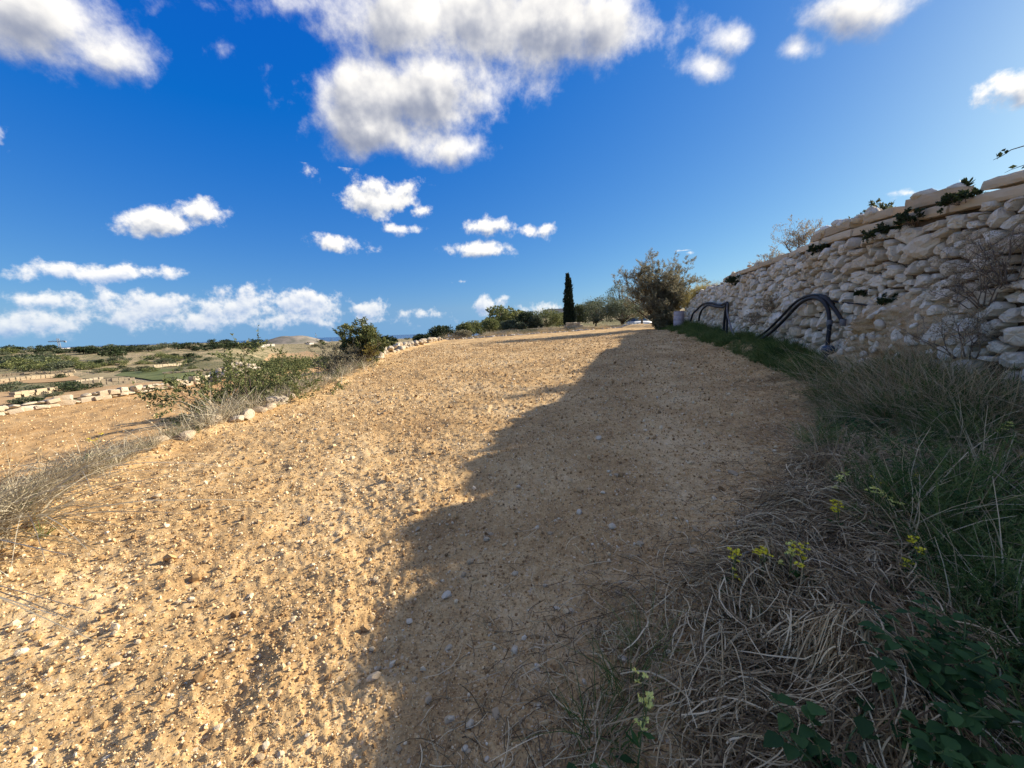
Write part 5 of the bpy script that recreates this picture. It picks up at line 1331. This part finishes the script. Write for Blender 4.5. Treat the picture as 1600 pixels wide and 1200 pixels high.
# far hill
hc = at_depth(458, 539, 2600); A, Rr = np.meshgrid(np.linspace(0, 6.2832, 61), np.linspace(0, 1, 22)); X = Rr * np.cos(A) * 330; Y_ = Rr * np.sin(A) * 300
Zh = 66 * (1 - sstep(.12, 1.0, Rr)) + 6 * fbm(X * .012, Y_ * .012, 61, 4) * (1 - Rr) - 10 * Rr
i = np.arange(A.size).reshape(A.shape); F = np.stack([i[:-1, :-1], i[:-1, 1:], i[1:, 1:], i[1:, :-1]], -1).reshape(-1, 4)[:, ::-1]
mt, N, L = new_mat('hill_scrub'); P = geo_pos(N)
finish(N, L, ramp(N, L, nz_node(N, L, P, .02, 5, .6), [(.35, (.16, .15, .11)), (.6, (.30, .25, .19))]), .95)
hl = add('hill', mesh_np('hill', np.stack([X, Y_, Zh], -1).reshape(-1, 3), F, mt), None, (hc[0], hc[1], hc[2] - 4)); hl['kind'] = 'structure'

# ------------------------------------------------------------------ the valley: fields, terrace walls, trees
def patch(name, px_poly, mat, lift=.12):
    """a small field laid on the land: four corners as pixels on the ground"""
    C_ = [on_ground(a, b_, land_h) for a, b_ in px_poly]; n_ = 24; V = []
    for a in range(n_ + 1):
        for b_ in range(n_ + 1):
            u, v = a / n_, b_ / n_; q = (C_[0] * (1 - u) + C_[1] * u) * (1 - v) + (C_[3] * (1 - u) + C_[2] * u) * v
            V.append((q[0], q[1], gz(q[0], q[1], land_h) + lift))
    i = np.arange((n_ + 1) ** 2).reshape(n_ + 1, n_ + 1); F = np.stack([i[:-1, :-1], i[1:, :-1], i[1:, 1:], i[:-1, 1:]], -1).reshape(-1, 4)
    o = add(name, mesh_np(name, np.array(V), F, mat)); o['kind'] = 'structure'
M['soil_far'] = mat_soil('soil_far', (.32, .19, .09), (.42, .27, .13), (.50, .34, .18), False)
M['stubble'] = mat_soil('stubble', (.22, .17, .08), (.32, .25, .13), (.40, .32, .18), False)
mt, N, L = new_mat('meadow'); finish(N, L, ramp(N, L, nz_node(N, L, geo_pos(N), .3, 5, .6), [(.35, (.08, .10, .03)), (.65, (.16, .17, .06))]), .95); M['meadow'] = mt
patch('valley_field', [(60, 632), (270, 606), (250, 598), (90, 612)], M['soil_far']); patch('valley_field', [(0, 602), (130, 594), (120, 588), (0, 594)], M['soil_far'])
patch('valley_field', [(0, 640), (30, 634), (14, 612), (-10, 615)], M['soil_far']); patch('valley_field', [(120, 593), (330, 588), (320, 578), (150, 583)], M['stubble'])
patch('valley_meadow', [(180, 588), (330, 590), (300, 580), (200, 580)], M['meadow'], .2); patch('valley_field', [(120, 578), (280, 572), (260, 566), (140, 571)], M['stubble'])
patch('valley_field', [(400, 566), (500, 556), (480, 548), (420, 553)], M['soil_far'])
def valley_wall(label, a, b, hgt, seed):
    A_, B_ = on_ground(*a, land_h), on_ground(*b, land_h); r = random.Random(seed); Ln = float(np.hypot(*(B_ - A_)[:2])); n_ = max(6, int(Ln / .7))
    root = empty('terrace_wall', tuple(A_)); tag(root, label, 'stone wall', 'pale terrace walls across the valley', 'thing'); V = []; F = []
    rz = math.atan2(B_[1] - A_[1], B_[0] - A_[0])
    for k in range(n_):
        q = A_ + (B_ - A_) * (k + .5) / n_; z_ = gz(q[0], q[1], land_h)
        for lay in range(2): box(V, F, (q[0] - A_[0] + r.uniform(-.05, .05), q[1] - A_[1] + r.uniform(-.15, .15), z_ - A_[2] + hgt * (.25 + .5 * lay) - .05), (Ln / n_ * r.uniform(.86, .985), .5 + r.uniform(0, .1), hgt * .5 * r.uniform(.8, 1.15)), rz + r.uniform(-.05, .05))
    o = add('stone_courses', mesh_np('stone_courses', np.array(V), F, M['valley_wall'], False), root); o['kind'] = 'stuff'
for k, (a, b, h_, lb) in enumerate([((-10, 600), (115, 588), .9, 'long pale terrace wall at the left edge of the valley'), ((-10, 590), (118, 582), .8, 'thinner pale terrace wall above the long one'), ((130, 604), (212, 598), 1.0, 'bright squared terrace wall in the middle of the valley'),
        ((118, 600), (160, 594), .7, 'short terrace wall left of the bright one'), ((0, 570), (42, 566), 1.6, 'grey terrace wall among dark bushes at the left edge'), ((255, 586), (330, 580), .6, 'low ruined terrace wall right of the bright one'), ((80, 568), (120, 564), 1.0, 'pale terrace wall below the crane'), ((20, 622), (90, 612), .7, 'low rubble wall just beyond the lower field'), ((240, 575), (300, 570), .9, 'faint terrace wall high in the valley')]):
    valley_wall(lb, a, b, h_, k)
# trees of the valley
VM = [clump_tree_mesh(400 + q, 16, 70, 6.5, 5.2, ('leaf_dark', 'leaf_dark', 'leaf_scrub', 'leaf_olive')[q % 4], .55, .18, .35, 'bark', .6) for q in range(6)]
VB = [clump_tree_mesh(420 + q, 14, 90, 3.4, 1.9, ('leaf_dark', 'leaf_scrub', 'leaf_olive')[q % 3], .22, .08, .35, 'bark', .6) for q in range(6)]
def valley_tree(px, py, hpx, wfac, lb, grp, lib, hgt, r, name, cat):
    p = on_ground(px, py, land_h)
    if p[1] > 3000: return
    d = p[1]; s_ = hpx * d / FPX / hgt
    place_tree(name, lib[r.randrange(6)], lb, cat, (p[0], p[1], p[2] - .1), r.uniform(0, 6.28), (s_ * wfac, s_ * wfac, s_), grp)
r = random.Random(77)
for k in range(78):
    px = r.uniform(-5, 415); py = 551 - .022 * px + r.uniform(-1, 5); valley_tree(px, py, r.uniform(5, 12), r.uniform(1.0, 1.9), 'dark evergreen tree in the belt along the valley skyline', 'evergreen trees along the valley skyline', VM, 5.2, r, 'evergreen_tree', 'tree')
for (px, py, h_, lb) in [(175, 562, 20, 'largest dark tree standing out of the skyline belt'), (188, 561, 17, 'dark tree just right of the largest skyline tree'), (125, 553, 11, 'broad tree right of the crane'), (72, 562, 14, 'dark tree left of the crane')]:
    valley_tree(px, py, h_, 1.1, lb, None, VM, 5.2, r, 'evergreen_tree', 'tree')
for k in range(40):
    px = r.uniform(0, 330); py = r.uniform(560, 582); valley_tree(px, py, r.uniform(4, 11), r.uniform(1.1, 2.2), 'dark scrub bush scattered over the valley slope', 'scrub bushes over the valley slope', VB, 1.9, r, 'scrub_bush', 'bush')
for k in range(22):
    px = r.uniform(0, 90); py = r.uniform(568, 580); valley_tree(px, py, r.uniform(9, 16), r.uniform(1.2, 2.0), 'blackish bush in the thicket at the left of the valley', 'thicket at the left of the valley', VB, 1.9, r, 'thicket_bush', 'bush')
for (px, py, h_, lb) in [(120, 612, 16, 'round green bush right beyond the valley field'), (105, 610, 14, 'green bush touching the round one in the valley'), (36, 634, 14, 'dark green bush beyond the low wall at the left'), (50, 633, 12, 'green bush right of the dark one beyond the low wall'), (5, 613, 16, 'bush at the left edge beyond the low wall'), (45, 614, 12, 'dark shrub below the long terrace wall'), (70, 613, 10, 'shrub right of the dark shrub below the terrace wall'),
                        (93, 591, 7, 'lone bush against the long terrace wall'), (215, 610, 9, 'grey shrub on the low wall by the valley field'), (8, 643, 8, 'small bush at the left end of the low wall'), (196, 583, 5, 'small dark bush on the meadow'), (235, 582, 8, 'dark scrub patch above the meadow'), (85, 620, 9, 'shrub between the green bushes and the low wall'), (270, 594, 6, 'little bush at the edge of the meadow')]:
    valley_tree(px, py, h_, 1.5, lb, None, VB, 1.9, r, 'valley_bush', 'bush')
for k in range(26):
    px = r.uniform(480, 720); py = r.uniform(528, 545); valley_tree(px, py, r.uniform(2, 5), r.uniform(1.5, 2.6), 'tiny distant tree on the plain before the sea', 'trees on the plain before the sea', VM, 5.2, r, 'distant_tree', 'tree')
for k in range(34):
    az = r.uniform(-7, 10); d = r.uniform(70, 260)
    if 2.5 < az < 9.5 and d < 170: continue
    x_, y_ = d * math.sin(math.radians(az)), d * math.cos(math.radians(az)); s_ = r.uniform(.5, .95)
    place_tree('slope_tree', VM[r.randrange(6)], 'olive green tree on the slope behind the far row of bushes', 'tree', (x_, y_, gz(x_, y_, land_h) - .1), r.uniform(0, 6), (s_, s_, s_ * .8), 'trees on the slope behind the field')
